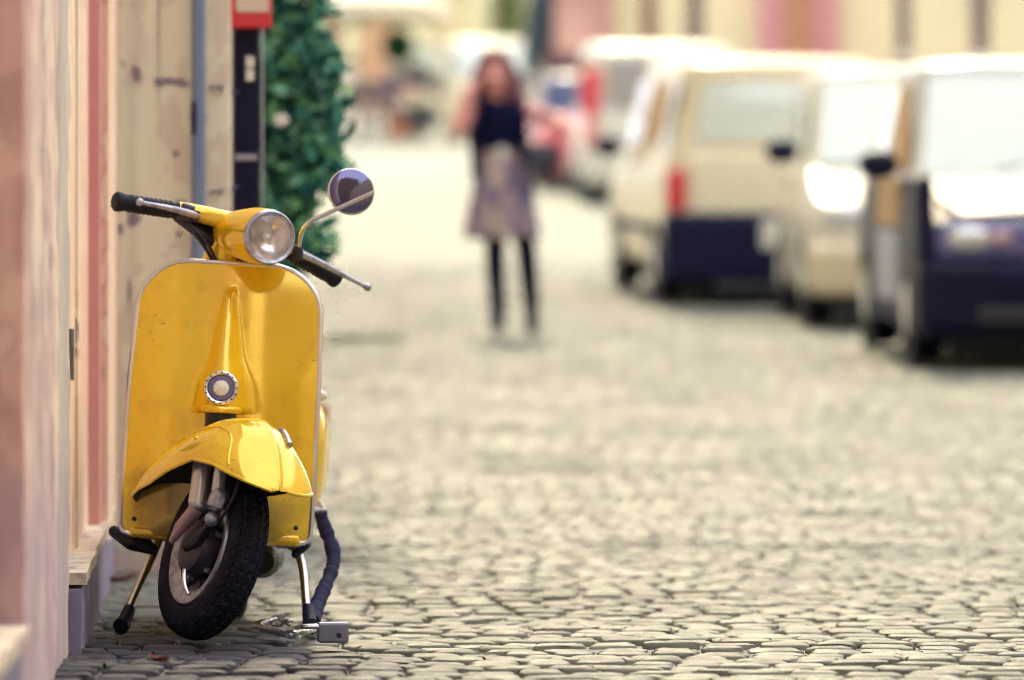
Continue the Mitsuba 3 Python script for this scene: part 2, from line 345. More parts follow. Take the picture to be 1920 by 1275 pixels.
put('wall_panel', wallprism(11.8, 15.4, -0.2, H, -0.02, 0.5), 'm_wallpeach', house, smooth=False, label='peach plaster panel with a red painted stripe')
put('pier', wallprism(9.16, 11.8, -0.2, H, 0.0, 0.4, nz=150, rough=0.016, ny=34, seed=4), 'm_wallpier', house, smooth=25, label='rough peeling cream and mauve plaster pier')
put('painted_stripe', wallprism(14.1, 14.3, 0.17, H, 0.010, 0.06), 'm_stripe', house, smooth=False, label='faded red vertical stripe')
put('moulding', wallprism(14.305, 15.39, 0.17, H, 0.029, 0.08), 'm_wallpeach', house, smooth=False)
put('moulding', wallprism(12.9, 13.0, 0.17, H, -0.012, 0.05), 'm_wallcream', house, smooth=False)
put('moulding', wallprism(8.75, 8.85, 0.17, H, -0.036, 0.05), 'm_stripe', house, smooth=False)
put('plinth', wallprism(-30, 9.15, -1.2, 0.145, 0.0, 0.2), 'm_plinth', house, smooth=False)
put('plinth', wallprism(11.81, 15.36, -0.2, 0.135, 0.026, 0.2, nz=6, rough=0.012, ny=24, seed=8, tilt=0.022), 'm_plinth', house, smooth=25)
put('ledge', wallprism(-30, 9.14, 0.146, 0.172, 0.012, 0.1), 'm_ledge', house, smooth=False)
for a, b, q in ((11.83, 12.75, 0.036), (12.77, 15.36, 0.033)):
    put('ledge', wallprism(a, b, 0.137 + q * .2, 0.160 + q * .3, q, 0.1, nz=2, rough=0.010, ny=20, seed=int(a), tilt=0.022), 'm_ledge', house, smooth=25)
put('wall_hole', box(0.012, 0.10, 0.12, (wall_x(12.48) - 0.020, 12.48, 0.66)), 'm_black', house, smooth=False, label='dark slit in the plaster')
# the wall that returns towards the street and the facade beyond it
def wquad(x0, x1, y0, y1, z0, z1): return box(x1 - x0, y1 - y0, z1 - z0, ((x0 + x1) / 2, (y0 + y1) / 2, (z0 + z1) / 2))
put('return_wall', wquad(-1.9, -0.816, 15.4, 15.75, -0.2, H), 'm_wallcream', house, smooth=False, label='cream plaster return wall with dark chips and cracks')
put('return_plinth', wquad(-1.21, -0.81, 15.375, 15.399, -0.2, 0.13), 'm_wallcream', house, smooth=False)
far_wall = np.array([[-0.84, 15.75], [-0.84 - 0.08 * 45, 60.75]])
P = []
for z in (-0.5, 11):
    P.append([[-1.9, 15.75, z], [-0.86, 15.75, z], [-4.4, 60, z], [-7, 60, z]])
put('street_wall', fixn(grid(np.array(P), close_v=True, cap=True)), 'm_wallcream', house, smooth=False)
# drainpipe
pipe = thing('drainpipe', 'blue grey drainpipe running up the cream return wall', 'drainpipe')
put('pipe', tube([[-0.903, 15.34, 0.0], [-0.903, 15.34, 8.5]], 0.021, 20), 'm_pipe', pipe)
for z in (0.62, 1.36, 2.3): put('clamp', cat(lathe([(0.0245, z - .012), (0.0245, z + .012)], k=20), ), 'm_pipe', pipe)
scene.pop(pipe + '__clamp_003', None)
for k in [k for k in scene if k.startswith(pipe + '__clamp')]:
    scene[k]['to_world'] = T().translate([-0.903, 15.34, 0])
put('label_plate', rbox(0.014, 0.012, 0.092, 0.003, (-0.916, 15.315, 1.36)), 'm_navypost', pipe, label='dark plate on the pipe')
# post with sign
post = thing('sign_post', 'dark navy square post with grey clips beside the leafy plant', 'post')
put('pole', rbox(0.074, 0.06, 1.70, 0.006, (-0.775, 15.55, 0.80)), 'm_navypost', post)
put('pole_edge', rbox(0.004, 0.05, 1.70, 0.0015, (-0.729, 15.56, 0.80)), 'm_clip', post)
for z in (0.57 + .625 * 1.54, 0.57 + .60 * 1.54): put('clip', rbox(0.024, 0.02, 0.034, 0.005, (-0.763, 15.512, z)), 'm_white', post)
put('band', rbox(0.066, 0.01, 0.018, 0.003, (-0.775, 15.516, 0.57 + .445 * 1.54)), 'm_clip', post)
for z, dz in ((1.448, 0.004), (1.160, -0.01)):
    put('bracket', tube([[-0.872, 15.396, z + dz], [-0.845, 15.37, z + dz], [-0.80, 15.52, z - dz]], 0.006, 8), 'm_enamel', post)
sg = thing('red_sign', 'small red framed sign on top of the dark navy post', 'sign')
sx = -0.767
put('frame', rbox(0.137, 0.035, 0.34, 0.008, (sx, 15.49, 1.80)), 'm_signred', sg)
put('face', rbox(0.095, 0.006, 0.29, 0.003, (sx + .013, 15.470, 1.82)), 'm_signwhite', sg, label='pale panel in a red frame')

# ================================================================== CLIMBING PLANT
def leaves(centres, size, cols, up=0.3, seed=1):
    g = np.random.default_rng(seed); n = len(centres)
    d = g.normal(size=(n, 3)); d[:, 2] -= 0.25; d /= np.linalg.norm(d, axis=1, keepdims=True)
    nn = g.normal(size=(n, 3)) + [0.3, -0.7, 0.8]; w = np.cross(d, nn); w /= np.linalg.norm(w, axis=1, keepdims=True); nn = np.cross(w, d)
    s = (size * g.uniform(0.65, 1.3, n))[:, None]
    a = centres; b = a + d * s * 0.35 + w * s * 0.24 - nn * s * .05; c = a + d * s + nn * s * -0.08; e = a + d * s * 0.35 - w * s * 0.24 - nn * s * .05; m = a + d * s * 0.5 + nn * s * 0.04
    b2 = a + d * s * 0.72 + w * s * 0.17 - nn * s * .06; e2 = a + d * s * 0.72 - w * s * 0.17 - nn * s * .06
    V = np.stack([a, b, b2, c, e2, e, m], 1); F = np.array([[0, 1, 6], [1, 2, 6], [2, 3, 6], [3, 4, 6], [4, 5, 6], [5, 0, 6]])
    col = np.asarray(cols)[g.integers(0, len(cols), n)] * g.uniform(0.6, 1.35, (n, 1))
    return tm(V.reshape(-1, 3), (F[None] + (np.arange(n) * 7)[:, None, None]).reshape(-1, 3)), np.repeat(col[:, None], 7, 1).reshape(-1, 3)
plant = thing('climbing_plant', 'dense green leafy climber growing against the wall behind the navy post', 'plant')
g = np.random.default_rng(11)
# masses of the climber: (x, y, z, rx, ry, rz)
MASS = [(-.86, 18.2, 2.0, .13, .25, .35), (-.74, 18.0, 1.92, .12, .22, .26), (-.66, 17.9, 1.60, .10, .2, .20), (-.80, 18.0, 1.60, .14, .25, .3), (-.68, 17.9, 1.38, .10, .2, .16), (-.80, 18, 1.3, .10, .2, .3),
        (-.79, 17.9, 1.12, .09, .2, .2), (-.74, 17.8, 1.02, .11, .2, .16), (-.67, 17.8, 1.07, .08, .2, .08), (-.71, 17.8, .93, .11, .2, .10), (-.83, 17.8, .84, .07, .2, .2), (-.83, 17.8, .60, .08, .2, .2), (-.84, 18, 2.4, .2, .25, .3), (-.72, 18, 2.3, .15, .2, .2)]
cs = []
for x, yv, z, a, b, c in MASS:
    q = g.normal(size=(int(8000 * a * c / 0.5 * 2.2), 3)); q /= np.linalg.norm(q, axis=1, keepdims=True); q *= g.uniform(0.35, 1.0, (len(q), 1)) ** 0.6
    cs.append(np.array([x, yv, z]) + q * [a, b, c])
for _ in range(26):
    o = np.array(MASS[g.integers(0, len(MASS))][:3]); d_ = g.normal(size=3) * [1, .4, .5] + [.5, -.3, 0]; d_ /= np.linalg.norm(d_); cs.append(o + d_ * np.linspace(.04, g.uniform(.13, .24), 9)[:, None] + g.normal(size=(9, 3)) * .012 - np.array([0, 0, .05]) * np.linspace(0, 1, 9)[:, None] ** 2)
cs = np.vstack(cs); keep = (meshkit.noise(cs * 11, 3) > 0.50) & ((cs[:, 2] > 1.0) & ((cs[:, 0] < -.62) | (cs[:, 2] > 1.15)) | (cs[:, 0] < -.80)); cs = cs[keep]
LC = [(0.04, 0.15, 0.14), (0.075, 0.26, 0.20), (0.02, 0.09, 0.10), (0.08, 0.25, 0.24), (0.30, 0.62, 0.46), (0.20, 0.46, 0.22)]
lm, lc = leaves(cs, 0.080, LC, seed=3)
k = put('foliage', lm, 'm_leaf', plant, smooth=False, kind='stuff', color=lc)
sel = g.integers(0, len(cs), 60)
put('stems', cat(*[tube([[-.80 + g.uniform(-.05, .05), 18.05, .25], [-.8 + g.uniform(-.08, .08), 18, 1.0 + g.uniform(-.2, .2)], cs[i]], [.009, .003], 6, 10) for i in sel[:22]]), 'm_bark', plant, kind='stuff')
put('planter', lathe([(0, .02), (.14, .02), (.17, .36), (.185, .36), (.185, .41), (.165, .41), (.16, .37), (0, .36)], k=36), 'm_terracotta', plant)
scene[plant + '__planter']['to_world'] = T().translate([-.80, 18.0, float(prof(18.0)) - .05])
for i, (x, yv, sz, a) in enumerate(((-1.085, 14.6, .060, 20), (-.74, 11.2, .035, 130))):
    dl = thing('dry_leaf', ('brown curled leaf lying at the wall foot behind the stand leg', 'small brown leaf on the cobbles in front of the front wheel')[i], 'leaf')
    u_ = np.linspace(-1, 1, 9); Pl = np.array([[[u * sz, v_ * sz * .45 * (1 - u * u) ** .6, .012 + .22 * sz * (u * u) + .25 * sz * v_ * v_] for v_ in np.linspace(-1, 1, 5)] for u in u_])
    put('blade', moved(grid(Pl), rot([0, 0, 1], a), trans(x, yv, float(prof(yv)))), 'm_dryleaf', dl, True)
    put('stalk', moved(tube([[sz * .9, 0, .012 + .2 * sz], [sz * 1.5, .01, .01]], .0016, 6), rot([0, 0, 1], a), trans(x, yv, float(prof(yv)))), 'm_bark', dl)
fl = thing('blossom', 'pale blossom among the dark leaves of the climber', 'flower')
put('petals', cat(*[ball(.011, (-.765 + .016 * math.cos(a), 17.66, 1.475 + .012 * math.sin(a)), (1, .5, 1), 2) for a in (0, 1.25, 2.5, 3.8, 5)]), 'm_white', fl)

# ================================================================== SCOOTER
# local frame: origin = contact point of the front wheel, x to the street side, y to the rear, z up
LEAN = 3.3; RAKE = 28.0; STEER = 31.0
ZS = float(prof(12.15)) + 0.004
BODY = trans(-0.708, 12.15, ZS) @ rot([0, 1, 0], LEAN)
U = np.array([0, math.sin(math.radians(RAKE)), math.cos(math.radians(RAKE))])
TURN = BODY @ rot(U, STEER, [0, -0.075, 0])
sc = thing('motor_scooter', 'vintage yellow motor scooter parked on its stand beside the peeling wall', 'scooter')
def B(name, mesh, mat, parent=None, smooth=40, **kw): return put(name, moved(mesh, BODY), mat, parent or sc, smooth, **kw)
def S(name, mesh, mat, parent=None, smooth=40, **kw): return put(name, moved(mesh, TURN), mat, parent or sc, smooth, **kw)
# ---- leg shield
zc = PchipInterpolator([.20, .23, .35, .55, .75, .89], [.325, .300, .292, .303, .345, .388])
def half_w(z):
    w = np.interp(z, [.225, .30, .60, .80, .89], [.221, .223, .221, .214, .208])
    r = .115; top = .872
    d = np.clip(z - (top - r), 0, r); w = w - (r - np.sqrt(np.maximum(r * r - d * d, 0)))
    rb = .025; d = np.clip((.225 + rb) - z, 0, rb); w = w - (rb - np.sqrt(np.maximum(rb * rb - d * d, 0)))
    return w
def shield_y(x, z):
    y = zc(z) + 0.42 * np.abs(x) ** 2.0 + 3.0 * np.abs(x) ** 4
    # the spine that covers the steering column widens towards the badge
    h = np.interp(z, [.30, .521, .531, .59, .70, .79, .815], [0, 0, .082, .074, .050, .020, 0])
    wd_ = np.interp(z, [.52, .59, .65, .80], [.054, .046, .028, .012])
    t = np.clip(np.abs(x) / wd_, 0, 2.2)
    return y - h * np.exp(-0.5 * (t * 1.25) ** 3.6)
zz = np.unique(np.r_[np.linspace(.225, .25, 8), np.linspace(.25, .515, 30), .521, .526, .531, .54, np.linspace(.55, .756, 50), .872 - .115 * (1 - np.sin(np.linspace(0, PI / 2, 22)))])
ss = np.sign(np.linspace(-1, 1, 91)) * np.abs(np.linspace(-1, 1, 91)) ** 1.35
Pf = np.array([[[s * half_w(z), shield_y(s * half_w(z), z), z] for s in ss] for z in zz])
front = grid(Pf)
Pb = Pf + [0, .006, 0]; back = grid(Pb)
sh = tm(np.vstack([front.vertices, back.vertices]), np.vstack([front.faces, back.faces[:, ::-1] + len(front.vertices)]))
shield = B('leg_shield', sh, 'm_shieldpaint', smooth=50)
edge = np.vstack([Pf[:, 0], Pf[-1, 1:-1], Pf[::-1, -1]]); edge = edge[np.r_[True, np.linalg.norm(np.diff(edge, axis=0), axis=1) > 1e-4]]
B('edge_trim', tube(edge + [0, .003, 0], .0068, 10), 'm_chrome', shield, label='silver trim around the shield edge')
# inner lip and the dark gap under the spine
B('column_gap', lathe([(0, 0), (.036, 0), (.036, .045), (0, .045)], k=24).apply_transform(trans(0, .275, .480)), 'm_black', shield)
lip = np.array([[.041 * math.cos(a), shield_y(0, .54) + .050 - .056 * math.sin(a), .529] for a in np.linspace(0, PI, 20)])
B('spine_lip', tube(lip, .0085, 10), 'm_yellow', shield)
for x, z in ((-.19, .262), (.188, .262), (.10, .262)):
    B('screw', lathe([(0, .004), (.004, .0035), (.006, 0)], 'y', 12).apply_transform(trans(x, shield_y(x, z) , z)), 'm_blackmetal', shield)
by = shield_y(0, .578) - .004
bt = trans(0, by, .578) @ rot([1, 0, 0], -10)
badge = B('badge', moved(lathe([(0, 0.002), (.030, .002), (.032, .007), (.036, .009), (.040, .007), (.041, .0)], 'y', 56), bt), 'm_chrome', label='round silver badge with a dark blue ring')
B('enamel_ring', moved(lathe([(.0185, .004), (.0195, .0085), (.029, .0075), (.030, .003)], 'y', 48), bt), 'm_enamel', badge)
B('boss', moved(lathe([(0, .013), (.008, .012), (.015, .009), (.019, .006)], 'y', 40), bt), 'm_white', badge)
for i in range(16):
    a = i * PI / 8
    B('notch', moved(ball(.0022, (.0365 * math.cos(a), -.0090, .0365 * math.sin(a)), sub=1), bt), 'm_blackmetal', badge)
# ---- floor, frame, rear
fl_ = rbox(.40, .52, .028, .010, (0, .57, .232)); B('floorboard', fl_, 'm_yellow')
B('floor_front_rail', tube([[-.20, .335, .222], [.20, .335, .222]], .007, 8), 'm_alu')
for x in (-.17, -.085, .085, .17): B('floor_strip', rbox(.016, .46, .014, .005, (x, .58, .250)), 'm_rubber')
B('running_board_cap', m2t(m3.Manifold.batch_hull([m3.Manifold.sphere(r, 12).translate(p) for p, r in (([-.238, .36, .228], .014), ([-.195, .33, .205], .018), ([-.15, .38, .192], .014), ([-.23, .48, .215], .014), ([-.17, .50, .20], .014))])), 'm_rubber', label='black rubber footboard corner on the wall side')
B('running_board_cap', m2t(m3.Manifold.batch_hull([m3.Manifold.sphere(r, 12).translate(p) for p, r in (([.212, .335, .222], .010), ([.212, .47, .222], .010), ([.19, .34, .20], .010))])), 'm_rubber')
B('frame_tunnel', rbox(.11, .5, .10, .03, (0, .58, .19)), 'm_blackmetal')
def ell_loft(st, k=40, e=2.4, cap=True):
    """st: rows of (y, cx, cz, rx, rz)"""
    th = np.arange(k) * 2 * PI / k
    cx, sx_ = np.cos(th), np.sin(th)
    P = [[[c[1] + c[3] * np.sign(a) * abs(a) ** (2 / e), c[0], c[2] + c[4] * np.sign(b) * abs(b) ** (2 / e)] for a, b in zip(cx, sx_)] for c in st]
    return fixn(grid(np.array(P), close_v=True, cap=cap))
B('rear_body', ell_loft([(.74, 0, .34, .05, .06), (.80, 0, .42, .09, .15), (.92, 0, .46, .14, .19), (1.10, 0, .47, .15, .20), (1.30, 0, .47, .13, .17), (1.45, 0, .45, .09, .12), (1.52, 0, .43, .03, .05)]), 'm_yellow')
for sd in (-1, 1):
    cw = B('side_cowl', ell_loft([(.80, sd * .14, .40, .02, .04), (.83, sd * .155, .41, .055, .10), (.92, sd * .16, .420, .068, .132), (1.06, sd * .16, .425, .070, .137), (1.24, sd * .15, .425, .064, .125), (1.40, sd * .12, .43, .045, .09), (1.46, sd * .10, .43, .01, .03)], e=2.8), 'm_yellow')
    B('cowl_trim', tube([[sd * .200, .84, .300], [sd * .222, 1.0, .288], [sd * .212, 1.24, .30], [sd * .16, 1.42, .35]], .006, 8, 20), 'm_chrome', cw)
seat = B('seat', ell_loft([(.80, 0, .655, .05, .02), (.86, 0, .665, .10, .045), (1.0, 0, .672, .125, .05), (1.2, 0, .675, .13, .05), (1.4, 0, .685, .12, .05), (1.47, 0, .69, .06, .02)], e=3), 'm_seat')
B('seat_hook', ball(.016, (.205, .95, .572), (1.1, 1, .9), 2), 'm_white', label='pale cap above the cowl')
B('tail_lamp', rbox(.07, .04, .05, .012, (0, 1.52, .50)), 'm_signred')
B('muffler', lathe([(0, 0), (.030, 0), (.041, .012), (.041, .30), (.030, .33), (0, .33)], 'y', 32).apply_transform(trans(.095, 1.05, .165)), 'm_black')
B('engine_block', rbox(.20, .30, .16, .03, (.02, .98, .24)), 'm_blackmetal')
# ---- wheels
def tyre(r=.205, w=.043, rr=.128, n=288, tread=True):
    """torus about x with a cut tread"""
    k = 44; P = []
    phi = np.linspace(-2.35, 2.35, k)
    for i in range(n):
        a = 2 * PI * i / n; ring = []
        for j, ph in enumerate(phi):
            h = (r - rr); cr = rr + h * .46
            x = w * np.sign(np.sin(ph)) * abs(np.sin(ph)) ** .9
            rad = cr + (h * .54) * (np.sign(np.cos(ph)) * abs(np.cos(ph)) ** .75)
            if tread and abs(ph) < 1.25:
                s = ph / 1.25
                zig = (i + (2 if int(abs(s) * 4) % 2 else 0)) % 6 < 2
                gro = min(abs(abs(s) - q) for q in (0.0, .33, .66)) < .075
                if gro or (zig and abs(s) > .06): rad -= .0048
            ring.append([x, rad * math.sin(a), rad * math.cos(a)])
        P.append(ring)
    return grid(np.array(P), close_u=True)
def wheel(putf, cy, cz):
    ty = tyre(); ty.apply_translation([0, cy, cz]); fixn(ty)
    w = putf('wheel', ty, 'm_tyre', smooth=30)
    rim = lathe([(.098, -.028), (.108, -.036), (.122, -.040), (.131, -.041), (.134, -.034), (.126, -.028), (.112, -.022), (.100, -.014), (.100, .014), (.112, .022), (.126, .028), (.134, .034), (.131, .041), (.122, .040), (.108, .036), (.098, .028)], 'x', 64)
    putf('rim', moved(rim, trans(0, cy, cz)), 'm_alu', w)
    disc = lathe([(0, -.020), (.045, -.020), (.060, -.012), (.085, -.018), (.101, -.024), (.101, -.018), (.06, -.004), (.0, -.004)], 'x', 56)
    putf('wheel_disc', moved(disc, trans(0, cy, cz)), 'm_hub', w)
    putf('hub', moved(lathe([(0, -.060), (.018, -.060), (.030, -.052), (.042, -.050), (.046, -.036), (.050, -.020), (.050, .03), (.03, .05), (0, .05)], 'x', 48), trans(0, cy, cz)), 'm_hub', w)
    for i in range(5):
        a = i * 2 * PI / 5 + .3
        putf('wheel_nut', moved(lathe([(0, -.034), (.0065, -.034), (.0075, -.018)], 'x', 6), trans(0, cy + .072 * math.sin(a), cz + .072 * math.cos(a))), 'm_alu', w, smooth=False)
    return w
fw = wheel(S, 0.0, .205)
for i in range(9):       # slots in the disc
    a = i * 2 * PI / 9
    S('disc_slot', moved(rbox(.006, .010, .026, .003), trans(-.0225, 0, .088), rot([1, 0, 0], math.degrees(a)), trans(0, 0, .205)), 'm_black', fw, smooth=False)
rw = wheel(B, 1.19, .205)
# ---- front fork, link, shock (wall side of the wheel)
S('fork_leg', tube([[-.104, .000, .43], [-.096, -.014, .38], [-.086, -.030, .30]], [.022, .0230, .0235], 20, 14), 'm_forkgrey')
S('fork_cap', ball(.024, (-.084, -.031, .297), (1, 1, .7), 2), 'm_alu')
sk = S('shock_absorber', tube([[-.088, -.076, .43], [-.074, -.093, .325]], [.0150, .0150], 20), 'm_forkgrey')
S('shock_collar', lathe([(.014, .030), (.0205, .018), (.022, 0), (.022, -.014), (.012, -.022)], k=24).apply_transform(trans(-.071, -.096, .318)), 'm_alu', sk)
S('shock_rod', tube([[-.071, -.096, .31], [-.072, -.098, .268]], .009, 12), 'm_blackmetal', sk)
S('shock_eye', ball(.017, (-.073, -.098, .275), (1, 1, 1), 2), 'm_alu', sk)
S('link_cover', m2t(m3.Manifold.batch_hull([m3.Manifold.sphere(r, 20).translate(p) for p, r in (([-.086, -.030, .288], .018), ([-.091, .016, .240], .013), ([-.090, .036, .205], .008))])), 'm_pinkgrey', label='pinkish grey suspension link cover')
S('brake_link', m2t(m3.Manifold.batch_hull([m3.Manifold.sphere(r, 16).translate(p) for p, r in (([-.072, -.094, .262], .009), ([-.064, -.04, .212], .010), ([-.062, 0, .205], .018))])), 'm_blackmetal')
S('brake_drum', moved(lathe([(0, -.066), (.035, -.066), (.060, -.058), (.066, -.046), (.066, -.02)], 'x', 40), trans(0, 0, .205)), 'm_hub')
S('brake_cable', tube([[-.055, -.105, .44], [-.050, -.125, .36], [-.058, -.118, .29], [-.062, -.05, .25]], .004, 8, 24), 'm_black')
S('brake_arm', tube([[-.064, -.02, .15], [-.060, -.035, .118], [-.052, -.055, .098]], [.005, .006, .004], 8, 12), 'm_chrome')
# ---- mudguard
uu = np.sin(np.linspace(-PI / 2, PI / 2, 61)) * .335 - .066
def mg(u):
    e = np.clip(1 - np.abs((u + .066) / .3352) ** 4.2, 0, 1)
    w = .136 * e ** .42
    if u < 0: w *= 1 - .25 * (u / .29) ** 2
    ze = np.interp(u, [-.401, -.28, -.14, -.04, .07, .16, .270], [.270, .284, .315, .356, .392, .392, .372])
    ztb = np.interp(u, [-.401, -.28, -.14, 0, .08, .16, .270], [.285, .322, .360, .398, .412, .402, .372])
    zt = ztb + .118 * np.clip(1 - np.abs((u - .0) / .41) ** (1.25 if u < 0 else 1.9), 0, 1) ** .9 * np.clip(1 - np.clip((u - .0) / .2705, 0, 1) ** 2.6, 0, 1) ** .6 + .0
    zr = np.interp(u, [-.401, -.2, 0, .10, .20, .270], [.290, .345, .385, .396, .398, .380])
    return w, ze, zt, zr
P = []
th = np.linspace(0, PI, 45)
for u in uu:
    w, ze, zt, zr = mg(u)
    ex = np.interp(u, [-.4, -.1, .1, .27], [2.3, 2.2, 1.85, 1.5])
    c = np.sign(np.cos(th)) * np.abs(np.cos(th)) ** (2 / ex); s = np.abs(np.sin(th)) ** (2 / ex)
    ridge = 0.006 * np.exp(-(np.cos(th) / .10) ** 2) * np.clip((u + .05) / .2, 0, 1)
    zb_ = np.where(c > 0, ze, zr)
    P.append(np.stack([-w * c - .014, np.full(45, -u), zb_ + (zt - zb_) * s + ridge], -1))
P = np.array(P)
# raised flank panel on the wall side
om = grid(P); inn = grid(P * [.965, .985, 1] - [0, 0, .004])
gm = om
if True:
    om_n = om.face_normals.mean(0)
guard = S('mudguard', gm, 'm_yellow', smooth=50)
S('guard_inside', inn, 'm_black', guard)
S('guard_bead', tube(P[1:-1, 0], .0042, 8), 'm_yellow', guard); S('guard_bead', tube(P[1:-1, -1], .0042, 8), 'm_yellow', guard)
def on_guard(u, t):
    w, ze, zt, zr = mg(u); a = t * PI; ex = np.interp(u, [-.4, -.1, .1, .27], [2.3, 2.2, 1.85, 1.5])
    if t > .5: ze = zr
    c = np.sign(np.cos(a)) * abs(np.cos(a)) ** (2 / ex); s = abs(np.sin(a)) ** (2 / ex)
    return np.array([-w * c - .014, -u, ze + (zt - ze) * s])
pl = [on_guard(u, t) for u, t in zip(np.linspace(-.10, .20, 16), np.r_[np.linspace(.20, .25, 12), .235, .20, .15, .09])]
S('flank_crease', tube(np.array(pl), .0034, 8), 'm_yellow', guard)
S('guard_bolt', ball(.006, on_guard(.02, .15), (1, 1, 1), 1), 'm_yellow', guard)
cr = [on_guard(u, .63) + [.002, 0, .004] for u in np.linspace(-.02, .15, 12)]
S('guard_crest', tube(np.array(cr), [.003, .0065, .007, .0075, .008], 10), 'm_alu', guard, label='grey metal crest strip on the mudguard')
# ---- headset
hs = S('headset', cat(
    ell_loft([(.247, .008, .948, .0635, .0635), (.260, .008, .948, .066, .066), (.31, .006, .948, .067, .066), (.38, 0, .944, .064, .058), (.43, 0, .942, .056, .045), (.47, 0, .938, .035, .025), (.485, 0, .936, .01, .01)], e=2.05, cap=False),
    ), 'm_yellow')
def arm_mesh(sd):
    p = spline([[sd * .0, .40, .968], [sd * .045, .42, .965], [sd * .095, .445, .961], [sd * .150, .455, .953]], 22)
    P = []
    for i, q in enumerate(p):
        t = i / 21; ry = .038 * (1 - t) ** 1.1 + .022; rz = .004 * (1 - t) ** 1.1 + .020
        P.append([[q[0], q[1] + ry * math.cos(a), q[2] + rz * math.sin(a)] for a in np.arange(28) * 2 * PI / 28])
    return fixn(grid(np.array(P), close_v=True, cap=True))
S('handlebar_arm', arm_mesh(-1), 'm_yellow', hs); S('handlebar_arm', arm_mesh(1), 'm_yellow', hs)
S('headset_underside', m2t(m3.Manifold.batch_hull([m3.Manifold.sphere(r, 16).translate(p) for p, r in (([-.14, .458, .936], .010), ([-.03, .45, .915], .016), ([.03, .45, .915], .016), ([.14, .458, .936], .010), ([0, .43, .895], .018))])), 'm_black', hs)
S('column', tube([[0, .430, .94], [0, .452, .86], [0, .455, .80]], [.050, .046, .040], 28), 'm_yellow', hs)
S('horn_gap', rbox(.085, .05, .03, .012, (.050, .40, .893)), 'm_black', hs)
hl = S('headlamp', moved(lathe([(.051, .001), (.0560, .006), (.060, .008), (.0635, .005), (.0650, -.004), (.064, -.016)], 'y', 64), trans(.008, .247, .948)), 'm_alu', hs, label='round headlamp with chrome rim')
S('reflector', moved(lathe([(0.006, -.034), (.02, -.033), (.035, -.024), (.048, -.010), (.0545, .001)], 'y', 56), trans(.008, .247, .948)), 'm_lensback', hl)
S('bulb', ball(.009, (.008, .268, .948), (1, 1.4, 1), 2), 'm_white', hl)
lensm = lathe([(0, .016), (.015, .0155), (.03, .0135), (.043, .0095), (.0545, .004)], 'y', 56)
S('lens', moved(lensm, trans(.008, .247, .948)), 'm_lens', hl)
for sd, nm in ((-1, 'wall side'), (1, 'street side')):
    gr = S('handgrip', lathe([(.018, .140), (.0215, .145), (.0215, .152), (.0195, .156), (.0205, .22), (.0200, .285), (.0232, .292), (.0232, .304), (.018, .309), (0, .309)] , 'x', 28).apply_transform(M4() if sd > 0 else rot([0, 0, 1], 180)).apply_transform(trans(0, .455, .953)).apply_transform(rot([0, 1, 0], sd * 10, [sd * .14, .455, .953])), 'm_rubber', hs)
    for q in range(9):
        S('grip_rib', lathe([(.0198, 0), (.0216, .0012), (.0216, .0042), (.0198, .0054)], 'x', 24).apply_transform(trans(.165 + q * .0125, 0, 0)).apply_transform(M4() if sd > 0 else rot([0, 0, 1], 180)).apply_transform(trans(0, .455, .953)).apply_transform(rot([0, 1, 0], sd * 10, [sd * .14, .455, .953])), 'm_rubber', gr)
    S('switch_block', rbox(.040, .046, .044, .010, (sd * .128, .448, .952)), 'm_hub', hs)
    lev = S('lever', tube([[sd * .108, .420, .952], [sd * .14, .406, .951], [sd * .20, .402, .946], [sd * (.245 if sd < 0 else .315), .408, .940 if sd < 0 else .932], [sd * (.262 if sd < 0 else .360), .406, .938 if sd < 0 else .926]], [.0095, .0085, .0075, .006, .005], 10, 26), 'm_alu', hs)
    S('lever_ball', ball(.0095, (sd * (.264 if sd < 0 else .362), .406, .938 if sd < 0 else .926), sub=2), 'm_alu', lev)
    S('lever_pivot', lathe([(0, .013), (.008, .012), (.010, -.012), (0, -.013)], k=14).apply_transform(trans(sd * .112, .420, .952)), 'm_blackmetal', lev)
for i, (a, b, c) in enumerate((([-.15, .440, .936], [-.09, .420, .905], [-.03, .42, .858]), ([-.13, .435, .934], [-.07, .41, .900], [-.02, .41, .852]), ([.12, .43, .91], [.08, .40, .88], [.03, .40, .85]), ([.10, .42, .91], [.07, .39, .885], [.02, .385, .85]))):
    S('control_cable', tube([a, b, c], .0042, 8, 16), 'm_black', hs)
# ---- mirror (the stem is clamped to the street-side arm)
mirror_stem = tube(np.vstack([spline([[-.503, 12.52, .905], [-.496, 12.50, .935], [-.486, 12.48, .958], [-.466, 12.47, .975]], 14), np.linspace([-.455, 12.469, .980], [-.322, 12.462, 1.040], 16)]), [.0058, .0055, .0052], 10)
mr = put('mirror', mirror_stem, 'm_chrome', sc, 40, label='round mirror on a bent chrome stem')
put('mirror_clamp', lathe([(0, .012), (.010, .012), (.013, 0), (.013, -.02), (0, -.02)], k=18).apply_transform(trans(-.503, 12.52, .903)), 'm_blackmetal', mr)
mrot = rot([0, 0, 1], 14) @ rot([1, 0, 0], -8)
mb = lathe([(0, .0075), (.018, .007), (.034, .0054), (.046, .003), (.053, -.001), (.054, -.006)], 'y', 56)
put('mirror_back', moved(mb, mrot, trans(-.376, 12.492, 1.043)), 'm_darkchrome', mr)
mrim = lathe([(.0525, 0), (.0555, -.002), (.0560, -.008), (.0525, -.012)], 'y', 56)
put('mirror_rim', moved(mrim, mrot, trans(-.376, 12.492, 1.043)), 'm_chrome', mr)
mgl = lathe([(.0525, -.010), (0, -.010)], 'y', 48)
put('mirror_glass', moved(mgl, mrot, trans(-.376, 12.492, 1.043)), 'm_chrome', mr)
